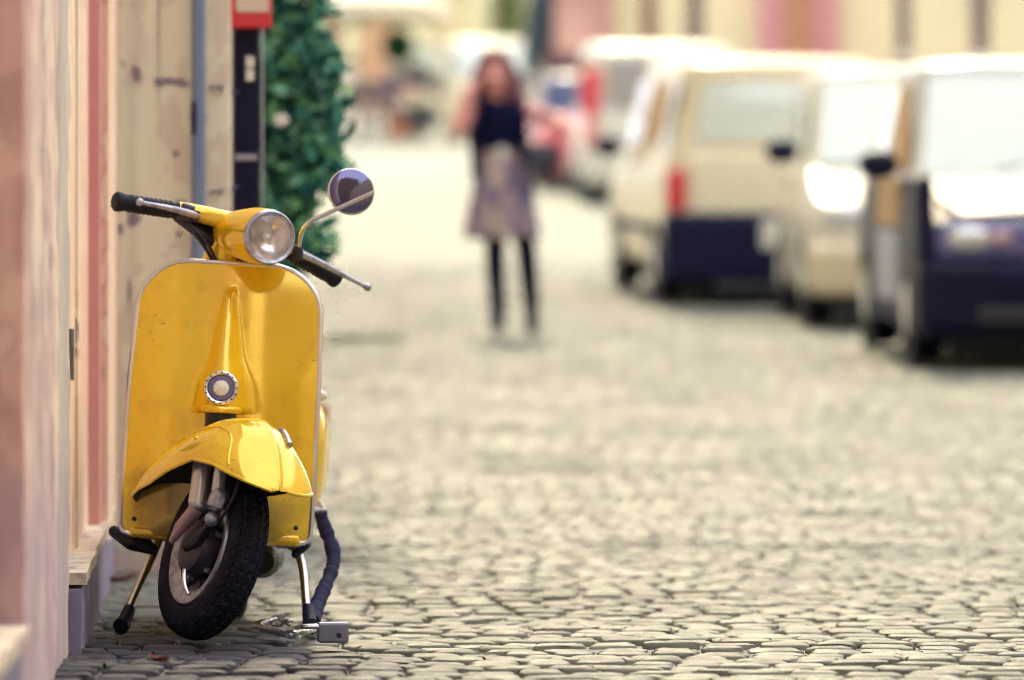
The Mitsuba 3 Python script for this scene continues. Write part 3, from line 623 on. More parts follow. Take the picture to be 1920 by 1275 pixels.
# ---- stand
zf = float(prof(12.65))
def feet(x, y): return float(prof(y) + 0.004)
for name, pts, lab in (('stand_leg', [[-.845, 12.80, .225], [-.868, 12.74, .16], [-.895, 12.66, .09], [-.912, 12.56, .032]], None),
                       ('stand_leg', [[-.565, 12.84, .205], [-.532, 12.82, .204], [-.507, 12.77, .175], [-.494, 12.70, .125], [-.476, 12.56, .032]], None)):
    l = put(name, tube(pts, .0105, 14, 26), 'm_chrome' , sc)
    p = np.array(pts[-1]); q = np.array(pts[-2]); d = (p - q) / np.linalg.norm(p - q)
    put('rubber_foot', tube([p - d * .055, p - d * .02, p + d * .012, [p[0] + d[0] * .05, p[1] + d[1] * .03, feet(*p[:2]) + .014]], [.0145, .016, .0175, .020], 14), 'm_rubber', l)
B('stand_bar', tube([[-.17, .66, .215], [.10, .67, .20]], .011, 12), 'm_blackmetal')

# ================================================================== CHAIN AND PADLOCK
ch = thing('lock_chain', 'dark blue fabric sleeved chain hanging from the footboard to the ground', 'chain')
cp = spline([[-.462, 12.86, .285], [-.447, 12.86, .235], [-.430, 12.84, .185], [-.440, 12.78, .125], [-.462, 12.68, .068], [-.470, 12.58, .030]], 70)
g2 = np.random.default_rng(5)
rr_ = .0170 + .0045 * (meshkit.noise(np.c_[np.arange(70) * .42, np.zeros(70), np.zeros(70)], 4) - .5) + g2.uniform(-.0012, .0012, 70)
put('fabric_sleeve', tube(cp, rr_, 16), 'm_sleeve', ch, label='dark blue fabric sleeve')
def link(c, d, up, L=.030, Wd=.019, r=.0042):
    d = np.asarray(d, float) / np.linalg.norm(d); s = np.cross(up, d); s /= np.linalg.norm(s)
    a = np.linspace(0, 2 * PI, 24, endpoint=False); e = L / 2 - Wd / 2
    pts = [np.asarray(c) + d * (np.sign(math.cos(t)) * e + Wd / 2 * math.cos(t)) + s * (Wd / 2 * math.sin(t)) for t in a]
    P = []; nrm = np.cross(d, s)
    for i in range(24):
        o = pts[i] - np.asarray(c) - d * np.sign(math.cos(a[i])) * e; o /= np.linalg.norm(o)
        P.append([pts[i] + r * (math.cos(q) * o + math.sin(q) * nrm) for q in np.arange(8) * PI / 4])
    return fixn(grid(np.array(P), close_u=True, close_v=True))
cl = spline([[-.466, 12.55, .022], [-.474, 12.30, .012], [-.50, 12.22, .012], [-.535, 12.30, .012], [-.575, 12.42, .012], [-.60, 12.60, .014], [-.56, 12.78, .016], [-.53, 12.70, .014]], 200)
L = np.r_[0, np.cumsum(np.linalg.norm(np.diff(cl, axis=0), axis=1))]; s = 0; i = 0
while s < L[-1] - .02:
    c = np.array([np.interp(s, L, cl[:, q]) for q in range(3)]); c2 = np.array([np.interp(s + .01, L, cl[:, q]) for q in range(3)])
    c[2] = float(prof(c[1])) + .016 + .006 * (i % 2)
    d = c2 - c; d[2] = 0
    put('chain_link', link(c, d, [0, .35, 1] if i % 2 else [0, 1, .35]), 'm_chrome', ch); s += .0215; i += 1
pk = thing('padlock', 'grey blue padlock lying on the cobbles at the end of the chain', 'padlock')
tp = trans(-.405, 12.05, float(prof(12.05)) + .030) @ rot([0, 0, 1], 8)
put('lock_body', moved(rbox(.070, .040, .046, .006), tp), 'm_lockbody', pk)
put('shackle', moved(tube([[-.03, .012, .014], [-.052, .012, .014], [-.066, .006, .014], [-.070, -.002, .014], [-.066, -.010, .014], [-.052, -.014, .014], [-.03, -.014, .014]], .0055, 10, 30), tp), 'm_chrome', pk)
put('keyway', moved(lathe([(0, .001), (.006, .001), (.007, -.003)], 'y', 18), trans(.012, -.0205, -.006), tp), 'm_blackmetal', pk)

# ================================================================== WOMAN
principled('m_skin', (0.70, 0.31, 0.30), 0.5)
def f_hair(p, n, uv): return mix((0.06, 0.014, 0.034), (0.20, 0.055, 0.07), fbm(p.x * 90, p.y * 90, p.z * 12, 3))
principled('m_hair', mikit.proc(f_hair), 0.5)
principled('m_top', (0.004, 0.005, 0.028), 0.9, specular=0.1)
principled('m_tights', (0.004, 0.005, 0.030), 0.7, specular=0.15)
def f_skirt(p, n, uv):
    a = fbm(p.x * 11, p.y * 11, p.z * 7, 3)
    c = mix((0.13, 0.10, 0.21), (0.44, 0.35, 0.30), smoothstep(0.42, 0.60, a))
    return mix(c, (0.24, 0.15, 0.20), smoothstep(0.5, 0.62, fbm(p.x * 17 + 5, p.y * 17, p.z * 11, 3)) * 0.7)
principled('m_skirt', mikit.proc(f_skirt), 0.8)
principled('m_bag', (0.035, 0.035, 0.07), 0.45)
principled('m_shade', (0.02, 0.01, 0.015), 0.2)
principled('m_lips', (0.42, 0.09, 0.10), 0.45)
WY = 31.95; WZ = float(prof(WY)) + .014; WX = 0.0
WT = trans(WX, WY, WZ)
def V3(x, y, z): return np.array([x, y, z], float)
# joints in metres from the ground under her: x street-right, y away from the camera, z up
J = {
 'hipC': (V3(-.045, .00, .94), .115), 'waist': (V3(-.062, .00, 1.10), .108), 'chest': (V3(-.085, .01, 1.26), .120), 'cheL': (V3(-.14, .01, 1.29), .085), 'cheR': (V3(-.03, .01, 1.29), .085),
 'shL': (V3(-.225, .02, 1.365), .052), 'shR': (V3(.045, .02, 1.355), .052), 'neck0': (V3(-.092, .02, 1.38), .052), 'neck1': (V3(-.098, .005, 1.465), .047),
 'elL': (V3(-.315, -.13, 1.225), .050), 'wrL': (V3(-.250, -.14, 1.445), .037),
 'elR': (V3(.225, -.01, 1.300), .044), 'wrR': (V3(.285, -.21, 1.262), .032),
 'hpL': (V3(-.105, 0, .90), .095), 'hpR': (V3(.03, 0, .90), .095), 'knL': (V3(-.100, -.06, .52), .058), 'knR': (V3(.082, .03, .53), .058),
 'caL': (V3(-.098, -.03, .36), .054), 'caR': (V3(.098, .08, .37), .054), 'anL': (V3(-.085, -.04, .10), .037), 'anR': (V3(.118, .14, .14), .037),
 'toL': (V3(-.088, -.19, .045), .032), 'toR': (V3(.125, .00, .045), .032),
}
wo = thing('person', 'woman in dark top and patterned skirt walking downhill with a hand raised to her hair', 'person')
def hand(wr, d, pn, curl, side):
    """palm and five fingers from the wrist: d along the hand, pn palm normal"""
    d = d / np.linalg.norm(d); pn = pn - d * (pn @ d); pn /= np.linalg.norm(pn); s = np.cross(d, pn) * side
    j = {'w': (wr, .027), 'p0': (wr + d * .045 + s * .022, .017), 'p1': (wr + d * .085 + s * .030, .012), 'p2': (wr + d * .088 - s * .028, .012), 'p3': (wr + d * .05 - s * .020, .015)}
    b = [('w', 'p0'), ('w', 'p3'), ('p0', 'p1'), ('p3', 'p2'), ('p1', 'p2'), ('p0', 'p3')]
    for i, (off, ln) in enumerate(((.030, .066), (.011, .076), (-.009, .070), (-.028, .054))):
        a = wr + d * .087 + s * off; pv = 'f%d0' % i; j[pv] = (a, .0098); dirn = d.copy()
        for q, fr in enumerate((.45, .32, .23)):
            an = curl * (q + .6); dirn = d * math.cos(an) + pn * math.sin(an); a = a + dirn * ln * fr
            nx = 'f%d%d' % (i, q + 1); j[nx] = (a, .0092 - .0008 * q); b.append((pv, nx)); pv = nx
    a = wr + d * .022 + s * .026; j['t0'] = (a, .013); a = a + (d * .6 + s * .75 + pn * .25) * .036; j['t1'] = (a, .0105); a = a + (d * .85 + s * .25 + pn * .4) * .030; j['t2'] = (a, .009)
    b += [('w', 't0'), ('t0', 't1'), ('t1', 't2')]
    return j, b
bones = [('hipC', 'waist'), ('waist', 'chest'), ('chest', 'cheL'), ('chest', 'cheR'), ('cheL', 'shL'), ('cheR', 'shR'), ('shL', 'neck0'), ('shR', 'neck0'), ('neck0', 'neck1'),
         ('shL', 'elL'), ('elL', 'wrL'), ('shR', 'elR'), ('elR', 'wrR'), ('hipC', 'hpL'), ('hipC', 'hpR'), ('hpL', 'knL'), ('hpR', 'knR'), ('knL', 'caL'), ('knR', 'caR'), ('caL', 'anL'), ('caR', 'anR'), ('anL', 'toL'), ('anR', 'toR')]
hc = V3(-.100, -.010, 1.555)
JJ = dict(J); BB = list(bones)
for nm, wr, d, pn, cu, sd in (('L', J['wrL'][0], V3(.09, .05, .13), V3(.9, .3, 0), .38, 1), ('R', J['wrR'][0], V3(.06, -.12, -.05), V3(-.3, .1, -.9), .45, -1)):
    j, b = hand(wr, d, pn, cu, sd)
    for a_, v_ in j.items(): JJ[nm + a_] = v_
    BB += [(nm + a_, nm + c_) for a_, c_ in b]
JJ.update({'h0': (hc + V3(0, .012, .045), .088), 'h1': (hc + V3(0, -.022, -.035), .066), 'h2': (hc + V3(0, -.045, -.088), .036), 'h3': (hc + V3(0, .03, .02), .088)})
BB += [('neck1', 'h3'), ('h0', 'h1'), ('h0', 'h3'), ('h1', 'h2'), ('neck1', 'h1')]
JJ.update({'n0': (hc + V3(0, -.090, .000), .011), 'n1': (hc + V3(0, -.108, -.034), .014)}); BB += [('n0', 'n1'), ('h1', 'n1')]
body = limb(JJ, BB, .012, 5)
put('body', moved(body, WT), 'm_skin', wo, True)
for sx_ in (-1, 1):
    put('eye', moved(ball(.0125, hc + V3(sx_ * .032, -.083, .002), sub=2), WT), 'm_white', wo)
    put('eyebrow', moved(tube([hc + V3(sx_ * .016, -.094, .021), hc + V3(sx_ * .034, -.091, .027), hc + V3(sx_ * .050, -.080, .021)], .0042, 8, 8), WT), 'm_hair', wo)
    put('iris', moved(ball(.0062, hc + V3(sx_ * .032, -.092, .002), sub=2), WT), 'm_shade', wo)
    put('ear', moved(ball(.022, hc + V3(sx_ * .086, .012, -.008), (.4, .7, 1.2), 2), WT), 'm_skin', wo)
put('mouth', moved(ball(.020, hc + V3(0, -.085, -.062), (1.1, .4, .35), 2), WT), 'm_lips', wo)
# hair: shoulder length, parted, with locks
hp = [((0, .020, .052), .112), ((0, .045, .005), .112), ((-.098, .015, -.02), .050), ((.098, .015, -.02), .052), ((-.098, .03, -.13), .046), ((.104, .02, -.13), .054), ((.092, .0, -.23), .036), ((-.085, .05, -.20), .036), ((0, .075, -.14), .06)]
H_ = {str(i): (hc + np.array(p), r) for i, (p, r) in enumerate(hp)}
hair = limb(H_, [('0', '1'), ('0', '2'), ('0', '3'), ('2', '4'), ('3', '5'), ('5', '6'), ('4', '7'), ('1', '8'), ('7', '8'), ('1', '5')], .014, 3)
hv = hair.vertices
face = (hv[:, 1] < hc[1] - .055) & (np.abs(hv[:, 0] - hc[0]) < .062) & (hv[:, 2] < hc[2] + .075)
hv[face, 1] = np.maximum(hv[face, 1], hc[1] - .02)
hv += hair.vertex_normals * (0.010 * (meshkit.fbm(hv * [70, 70, 9], 2) - .5))[:, None]
hair.vertices = hv
put('hair', moved(hair, WT), 'm_hair', wo, True, label='reddish brown shoulder length hair')
g3 = np.random.default_rng(9)
lk = []
for i in range(46):
    a = g3.uniform(-2.9, 0.1); x0 = .085 * math.cos(a); y0 = .03 - .085 * math.sin(a) * .9
    if abs(x0) < .045 and y0 < 0: continue
    top_ = hc + V3(x0 * .8, y0 * .8, .07); mid_ = hc + V3(x0 * 1.15, y0, -.04); end_ = hc + V3(x0 * (1.2 + g3.uniform(-.3, .3)), y0 + g3.uniform(-.02, .02), -.19 + g3.uniform(-.06, .05))
    lk.append(tube([top_, mid_, end_], [.010, .012, .004], 6, 12))
put('hair_locks', moved(cat(*lk), WT), 'm_hair', wo, kind='stuff')
# clothes
def shell(names, grow, bn, edge=.02, clip=None):
    m = limb({n: (J[n][0], J[n][1] + grow) for n in names}, bn, edge, 5)
    for org, nrm in clip or (): m = trimesh.intersections.slice_mesh_plane(m, nrm, org, cap=False)
    return m
top = shell(['hipC', 'waist', 'chest', 'cheL', 'cheR', 'shL', 'shR'], .014, [('hipC', 'waist'), ('waist', 'chest'), ('chest', 'cheL'), ('chest', 'cheR'), ('cheL', 'shL'), ('cheR', 'shR'), ('shL', 'shR')], .016, [(V3(0, 0, 1.045), V3(0, 0, 1)), (V3(0, 0, 1.43), V3(0, .35, -1))])
put('top', moved(top, WT), 'm_top', wo, True, label='dark navy sleeveless top')
def drape(cx, z0, z1, r0, r1, sy, ph, cx1, k=80, n=26, amp=.02, fol=9):
    P = []
    for i in range(n):
        t = i / (n - 1); r = r0 + (r1 - r0) * t ** .85; z = z0 + (z1 - z0) * t; c = cx + (cx1 - cx) * t
        a = np.arange(k) * 2 * PI / k; rr = r * (1 + amp / r * t * np.sin(fol * a + ph + 2 * t) + .3 * amp / r * t * np.sin(17 * a))
        P.append(np.stack([c + rr * np.cos(a), .005 + rr * np.sin(a) * sy, z + .012 * t * np.sin(5 * a)], -1))
    return grid(np.array(P), close_v=True)
put('skirt', moved(drape(-.060, 1.10, .575, .138, .220, 1.0, .6, -.060), WT), 'm_skirt', wo, True, label='mauve and beige patterned knee length skirt')
put('belt', moved(drape(-.060, 1.115, 1.085, .141, .143, 1.0, 0, -.060, amp=0), WT), 'm_top', wo, True)
put('belt_flower', moved(cat(*[ball(.016, (-.058 + .022 * math.cos(a), -.145, 1.075 + .022 * math.sin(a)), (1, .5, 1), 1) for a in np.arange(6) * PI / 3], ball(.014, (-.058, -.153, 1.075), sub=1)), WT), 'm_white', wo, label='pale flower at the belt')
for sd, x0, x1, zb in ((-1, -.20, -.235, .93), (1, .035, .075, .99)):
    pts = [[x0 + sd * .0, .02, 1.36], [x0 + sd * .02, -.02, 1.24], [x0 + sd * .012, -.03, 1.10], [x1, -.02, zb]]
    m = tube(pts, [.045, .060, .055, .038], 14, 20); m.apply_transform(trans(x0, 0, 0) @ np.diag([.8, 1.5, 1, 1]) @ trans(-x0, 0, 0))
    put('open_cardigan', moved(m, WT), 'm_top', wo, True)
for sd in 'LR':
    lg = limb({n: (J[n][0], J[n][1] + .006) for n in ('hp' + sd, 'kn' + sd, 'ca' + sd, 'an' + sd)}, [('hp' + sd, 'kn' + sd), ('kn' + sd, 'ca' + sd), ('ca' + sd, 'an' + sd)], .02, 5)
    put('tights', moved(lg, WT), 'm_tights', wo, True)
    an, to = J['an' + sd][0], J['to' + sd][0]
    bt_ = limb({'a': (an + [0, 0, .10], .052), 'b': (an, .047), 'c': (to, .041), 'd': (an + [0, .035, -.045], .036), 'e': ((an + to) / 2 + [0, 0, .01], .043)}, [('a', 'b'), ('b', 'e'), ('e', 'c'), ('b', 'd'), ('d', 'e')], .016, 4)
    put('boot', moved(bt_, WT), 'm_tights', wo, True)
    put('boot_heel', moved(box(.045, .04, .055, an + V3(0, .045, -.070)), WT), 'm_black', wo)
bag = thing('handbag', 'dark grey handbag hanging from the arm of the walking woman', 'handbag')
bp = ell_loft([(-.22, .185, 1.055, .05, .03), (-.20, .185, 1.05, .105, .075), (-.14, .185, 1.05, .110, .080), (-.09, .185, 1.05, .105, .075), (-.07, .185, 1.055, .05, .03)], e=2.6)
put('bag_body', moved(bp, WT), 'm_bag', bag)
put('flap', moved(rbox(.19, .02, .08, .008, (.185, -.218, 1.085)), WT), 'm_bag', bag)
for yy in (-.10, -.17):
    put('strap', moved(tube([[.10, yy, 1.11], [.15, yy, 1.24], [.255, yy + .02, 1.325], [.275, yy, 1.23], [.27, yy, 1.11]], .007, 8, 30), WT), 'm_bag', bag)
put('clasp', moved(ball(.012, (.185, -.232, 1.07), sub=1), WT), 'm_chrome', bag)

# ================================================================== CARS
principled('m_carcream', mikit.proc(lambda p, n, uv: mix((0.64, 0.56, 0.39), (0.60, 0.51, 0.34), fbm(p.x * 2, p.y * 2, p.z * 2, 2))), 0.25, clearcoat=1.0, clearcoat_gloss=0.95)
principled('m_carwhite', (0.58, 0.55, 0.46), 0.25, clearcoat=1.0, clearcoat_gloss=0.95)
principled('m_hatch', (0.76, 0.70, 0.53), 0.3, clearcoat=1.0)
principled('m_carskyreflect', (0.46, 0.46, 0.44), 0.34, metallic=0.2, clearcoat=1.0)  # sky mirrored in the navy roof and bonnet, painted as a pale coat
principled('m_carnavy', (0.003, 0.004, 0.026), 0.4, specular=0.12, clearcoat=0.2, clearcoat_gloss=0.97)
principled('m_carpink', (0.66, 0.13, 0.16), 0.28, clearcoat=1.0)
principled('m_cartan', (0.50, 0.32, 0.16), 0.6, specular=0.2)
principled('m_glassdark', (0.16, 0.12, 0.08), 0.06, specular=0.9, clearcoat=1.0, clearcoat_gloss=1.0)
principled('m_glassnavy', (0.02, 0.03, 0.10), 0.25, specular=0.5)
principled('m_glasspale', (0.58, 0.64, 0.60), 0.08, specular=0.9, clearcoat=1.0, clearcoat_gloss=1.0)  # bright sky reflection painted into the glass colour
principled('m_bumper', (0.005, 0.006, 0.036), 0.6, specular=0.2)
principled('m_lampred', (0.62, 0.012, 0.045), 0.2, clearcoat=1.0)
principled('m_lampclear', (0.62, 0.62, 0.62), 0.12, metallic=0.6, clearcoat=1.0)
principled('m_plate', (0.72, 0.72, 0.66), 0.4)
principled('m_hubcap', (0.75, 0.73, 0.70), 0.5)
def rrect(hx, hy, r, n=64):
    """rounded rectangle, n points, counter-clockwise"""
    from shapely.geometry import box as sbox
    r = min(r, hx * .98, hy * .98)
    q = sbox(-hx + r, -hy + r, hx - r, hy - r).buffer(r, quad_segs=10).exterior
    return np.array([q.interpolate(t, normalized=True).coords[0] for t in np.arange(n) / n])
class Car:
    def __init__(s, name, label, W, L, cx, cy, yaw, belt, roof, cab, hood, paint, cabmat=None, low=.18, cap=.0, r=.32, roofin=.10, category='car', group=None):
        """local: y = -L/2 is the end that faces the camera, x to the right of the picture"""
        s.W, s.L, s.belt, s.roof, s.cab = W, L, belt, roof, cab
        sl = float((prof(cy + 1) - prof(cy - 1)) / 2)
        s.M = trans(cx, cy, float(prof(cy)) + .02) @ rot([0, 0, 1], yaw) @ rot([1, 0, 0], math.degrees(math.atan(sl)))
        s.k = thing(name, label, category, group)
        n = 80; o = rrect(W / 2, L / 2, r, n)
        ztop = np.interp(o[:, 1], hood[0], hood[1])
        lv = [(0, .90), (.04, .955), (.14, .985), (.40, 1.0), (.70, .995), (.90, .975), (.97, .95), (1.0, .92)]
        P = [np.c_[o * [q, 1 - (1 - q) * W / L], low + (ztop - low) * h] for h, q in lv]
        for q, up in ((.75, .012), (.5, .02), (.2, .024), (.02, .025)):
            oo = o * [q, .97 * q + .0]; zt = np.interp(oo[:, 1], hood[0], hood[1]) + up; P.append(np.c_[oo, zt])
        s.body = put('body', moved(fixn(grid(np.array(P), close_v=True, cap=True)), s.M), paint, s.k, 40)
        # cabin: rounded box between the belt outline and the roof outline; cab = (y front belt, y front roof, y rear roof, y rear belt)
        a, b, c, d = cab
        s.hx0, s.hx1 = W / 2 * .955, W / 2 - roofin
        s.o0 = rrect(s.hx0, (d - a) / 2, .10, n) + [0, (a + d) / 2]; s.o1 = rrect(s.hx1, (c - b) / 2, .26, n) + [0, (b + c) / 2]
        P = []
        for t in np.linspace(0, 1, 9):
            e = t ** .92; P.append(np.c_[s.o0 * (1 - e) + s.o1 * e, np.full(n, belt - .03 + (roof - .05 - belt + .03) * t)])
        for q, up in ((.985, .020), (.95, .042), (.88, .058), (.7, .072), (.4, .080), (.02, .082)):
            P.append(np.c_[(s.o1 - s.o1.mean(0)) * q + s.o1.mean(0), np.full(n, roof - .05 + up)])
        put('cabin', moved(fixn(grid(np.array(P), close_v=True, cap=True)), s.M), cabmat or paint, s.k, 40)
    def quad(s, name, pts, off, mat, parent=None, **kw):
        """a thin curved plate from four corners, set proud along its normal"""
        p = np.asarray(pts, float); u = np.linspace(0, 1, 7)
        G = np.array([[(p[0] * (1 - a) + p[1] * a) * (1 - b) + (p[3] * (1 - a) + p[2] * a) * b for a in u] for b in u])
        nn = np.cross(p[1] - p[0], p[3] - p[0]); nn /= np.linalg.norm(nn)
        bul = (np.sin(PI * u)[:, None] * np.sin(PI * u)[None])[..., None] * .012
        a_, b_ = grid(G + nn * (off + bul)), grid(G + nn * (off - .02))
        rim = []
        put_ = cat(a_, tm(b_.vertices, b_.faces[:, ::-1]))
        return put(name, moved(put_, s.M), mat, parent or s.k, 40, **kw)
    def side_glass(s, sd, y0, y1, f0=.10, f1=.86, mat='m_glassdark', off=.012, tilt0=None, tilt1=None, label=None):
        a, b, c, d = s.cab
        def pt(fy, t):
            ya, yb = a + (d - a) * fy, b + (c - b) * fy
            x = s.hx0 + (s.hx1 - s.hx0) * t; return [sd * x, ya + (yb - ya) * t, s.belt - .03 + (s.roof - .05 - s.belt + .03) * t]
        q = [pt(y0, f0), pt(y1, f0), pt(y1 if tilt1 is None else tilt1, f1), pt(y0 if tilt0 is None else tilt0, f1)]
        if sd < 0: q = [q[1], q[0], q[3], q[2]]
        return s.quad('side_window', q, off, mat, **({'label': label} if label else {}))
    def end_glass(s, end, fx=.86, f0=.10, f1=.88, mat='m_glassdark', name='rear_window', off=.014):
        a, b, c, d = s.cab
        def pt(u, t):
            x = (s.hx0 + (s.hx1 - s.hx0) * t) * u; y = (a + (b - a) * t) if end < 0 else (d + (c - d) * t)
            return [x, y, s.belt - .03 + (s.roof - .05 - s.belt + .03) * t]
        q = [pt(-fx, f0), pt(fx, f0), pt(fx, f1), pt(-fx, f1)]
        if end > 0: q = [q[1], q[0], q[3], q[2]]
        return s.quad(name, q, off, mat)
    def add(s, name, mesh, mat, parent=None, smooth=40, **kw): return put(name, moved(mesh, s.M), mat, parent or s.k, smooth, **kw)
    def wheels(s, ys, r=.29, w=.19, hub='m_hubcap', arch=True):
        for yv in ys:
            for sd in (-1, 1):
                x = sd * (s.W / 2 - .085)
                if arch: s.add('wheel_arch', moved(lathe([(0, -.02), (r + .055, -.02), (r + .055, .02), (0, .02)], 'x', 40), trans(sd * (s.W / 2 - .022), yv, r + .015)), 'm_black')
                t = s.add('wheel', moved(lathe([(r * .62, -w / 2), (r * .9, -w / 2), (r, -w / 2 + .03), (r, w / 2 - .03), (r * .9, w / 2), (r * .62, w / 2)], 'x', 40), trans(x, yv, r)), 'm_tyre')
                h = lathe([(0, .012), (r * .18, .012), (r * .40, .0), (r * .60, -.012), (r * .64, -.03), (0, -.03)], 'x', 40)
                if sd < 0: h.apply_transform(rot([0, 0, 1], 180))
                s.add('hubcap', moved(h, trans(x + sd * w / 2, yv, r)), hub, t)
        s.add('undertray', rbox(s.W * .80, s.L * .86, .20, .03, (0, 0, .19)), 'm_black')
    def mirror(s, yv, z, mat, sides=(-1, 1)):
        for sd in sides: s.add('wing_mirror', moved(ball(.11, (0, 0, 0), (1, .6, .72), 2), trans(sd * (s.W / 2 + .10), yv, z)), mat)

# ---- B: cream van, rear to the camera
v = Car('parked_van', 'cream boxy van with a big black rear bumper and white plate', 1.66, 4.0, 1.72, 39.0, 5.0, 1.05, 1.70, (-1.94, -1.84, .75, 1.25), ([-2, 1.1, 2], [1.06, 1.04, .80]), 'm_carcream', low=.22, r=.20, roofin=.15, category='van')
v.end_glass(-1, .80, .18, .84, 'm_glasspale')
v.side_glass(-1, .05, .20, .12, .84, 'm_glassdark'); v.side_glass(-1, .26, .58, .12, .84, 'm_cartan'); v.side_glass(-1, .63, .93, .12, .84, 'm_glassdark'); v.side_glass(1, .05, .55); v.side_glass(1, .60, .93); v.end_glass(1, name='windshield')
v.add('rear_door', rbox(1.30, .05, .40, .02, (0, -1.985, .84)), 'm_hatch', label='pale lower tailgate')
v.add('rear_bumper', rbox(1.70, .30, .48, .07, (0, -1.93, .40)), 'm_bumper', label='large black plastic rear bumper')
v.add('number_plate', rbox(.40, .015, .20, .01, (.02, -2.087, .50)), 'm_plate')
v.add('exhaust_silencer', moved(lathe([(0, -.22), (.075, -.21), (.075, .21), (0, .22)], 'x', 24), trans(-.25, -1.80, .16)), 'm_alu')
for sd in (-1, 1): v.add('tail_lamp', rbox(.13, .08, .29, .03, (sd * .765, -1.975, .80)), 'm_lampred')
v.add('door_handle', rbox(.03, .16, .035, .008, (-.835, .2, .95)), 'm_bumper')
v.add('fuel_flap', rbox(.016, .15, .15, .006, (-.822, -1.15, .82)), 'm_carwhite')
v.add('side_moulding', rbox(.02, 2.0, .07, .008, (-.838, -.1, .50)), 'm_bumper')
v.wheels((-1.25, 1.28), r=.30); v.mirror(.95, 1.06, 'm_bumper')
# ---- A: tall pale van further up, rear to the camera
a_ = Car('parked_van', 'pale tall van with a high red tail lamp, beyond the cream van', 1.72, 3.9, 1.56, 59.0, 2.0, .95, 1.66, (-1.92, -1.78, .9, 1.5), ([-1.95, 1.2, 1.95], [.96, .95, .72]), 'm_carwhite', r=.2, category='van')
a_.end_glass(-1, .78); a_.side_glass(-1, .05, .45); a_.side_glass(-1, .5, .93); a_.end_glass(1, name='windshield')
a_.add('rear_bumper', rbox(1.74, .25, .34, .06, (0, -1.9, .36)), 'm_carwhite')
for sd in (-1, 1): a_.add('tail_lamp', rbox(.20, .12, .50, .04, (sd * .79, -1.87, 1.18)), 'm_lampred')
for sd in (-1, 1): a_.add('lower_lamp', rbox(.12, .08, .30, .03, (sd * .80, -1.92, .76)), 'm_carpink')  # reflection below each tail lamp, added as a pink block
a_.add('number_plate', rbox(.40, .015, .12, .01, (0, -2.03, .45)), 'm_plate')
a_.wheels((-1.2, 1.25))
# ---- pink red car with a dark blue rear window, rear to the camera
p_ = Car('parked_car', 'low pinkish red car with a dark blue soft top behind the woman', 1.62, 3.7, 1.07, 63.0, 2.0, .82, 1.28, (-1.5, -1.0, .6, 1.1), ([-1.85, .8, 1.85], [.84, .84, .66]), 'm_carpink', cabmat='m_glassnavy')
p_.end_glass(-1, .96, .02, .95, 'm_glassnavy'); p_.side_glass(-1, .05, .5, .04, .9, 'm_glassnavy'); p_.side_glass(-1, .53, .93, .04, .9, 'm_glassnavy'); p_.end_glass(1, name='windshield')
p_.add('rear_bumper', rbox(1.64, .2, .22, .05, (0, -1.80, .36)), 'm_carpink')
for sd in (-1, 1): p_.add('tail_lamp', rbox(.2, .08, .10, .03, (sd * .68, -1.83, .70)), 'm_carpink')
p_.add('number_plate', rbox(.45, .015, .11, .01, (0, -1.91, .45)), 'm_plate')
p_.wheels((-1.15, 1.2))
# ---- C: navy small car facing the camera, its reflections painted as paler panels
c_ = Car('parked_car', 'dark navy hatchback with sky reflections painted on bonnet and roof, nearest of the parked cars', 1.66, 3.55, 2.84, 28.75, 1.6, .98, 1.56, (-1.00, -.42, 1.20, 1.66), ([-1.78, -1.5, -1.05, -.8, 1.78], [.70, .79, .95, .98, 1.00]), 'm_carnavy', cabmat='m_carskyreflect', r=.26, roofin=.14)
c_.end_glass(-1, .93, .04, .93, 'm_glasspale', 'windshield')
c_.side_glass(-1, .06, .46, .06, .90, 'm_cartan', tilt0=.22, label='front side window with tan interior behind it') ; c_.side_glass(-1, .52, .90, .08, .88, 'm_glasspale'); c_.side_glass(1, .06, .46); c_.side_glass(1, .52, .92); c_.end_glass(1)
c_.add('front_bumper', rbox(1.68, .34, .42, .09, (0, -1.65, .36)), 'm_carnavy', label='dark navy front bumper')
c_.add('grille', rbox(.9, .03, .12, .02, (0, -1.822, .45)), 'm_bumper')
c_.add('radiator_slot', rbox(1.1, .03, .10, .02, (0, -1.824, .26)), 'm_black')
c_.add('nose_band', rbox(1.50, .20, .20, .05, (0, -1.68, .645)), 'm_enamel')
for sd in (-1, 1):
    h_ = c_.add('headlight', moved(ball(.13, (0, 0, 0), (1.2, .55, .62), 3), trans(sd * .58, -1.73, .655)), 'm_lampclear')
    c_.add('front_fender', moved(rbox(.10, .95, .46, .045), rot([1, 0, 0], -12), trans(sd * .795, -1.26, .66)), 'm_carnavy', label='dark navy front fender')
    c_.add('indicator', ball(.05, (sd * .42, -1.79, .655), (1.2, .5, .8), 2), 'm_pinkgrey')
c_.add('number_plate', rbox(.36, .012, .11, .008, (0, -1.846, .36)), 'm_plate')
c_.add('door_panel', rbox(.03, 1.12, .26, .012, (-.826, -.12, .82)), 'm_cartan', label='tan upper door panel')  # tan stands for the wall mirrored in the navy door
c_.add('door_panel', rbox(.03, 1.14, .36, .012, (-.826, -.12, .48)), 'm_clip', label='grey lower door panel')  # grey stands for the street mirrored in the navy door
c_.add('door_handle', rbox(.03, .14, .03, .008, (-.845, .32, .86)), 'm_bumper')
c_.add('sill', rbox(.06, 2.0, .10, .02, (-.80, 0, .23)), 'm_bumper')
c_.wheels((-1.10, 1.15), r=.29); c_.mirror(-.62, 1.02, 'm_carnavy')
for q in (-.35, .25): c_.add('wiper', tube([[q, -.98, .99], [q + .42, -.86, 1.08]], .010, 6), 'm_black')

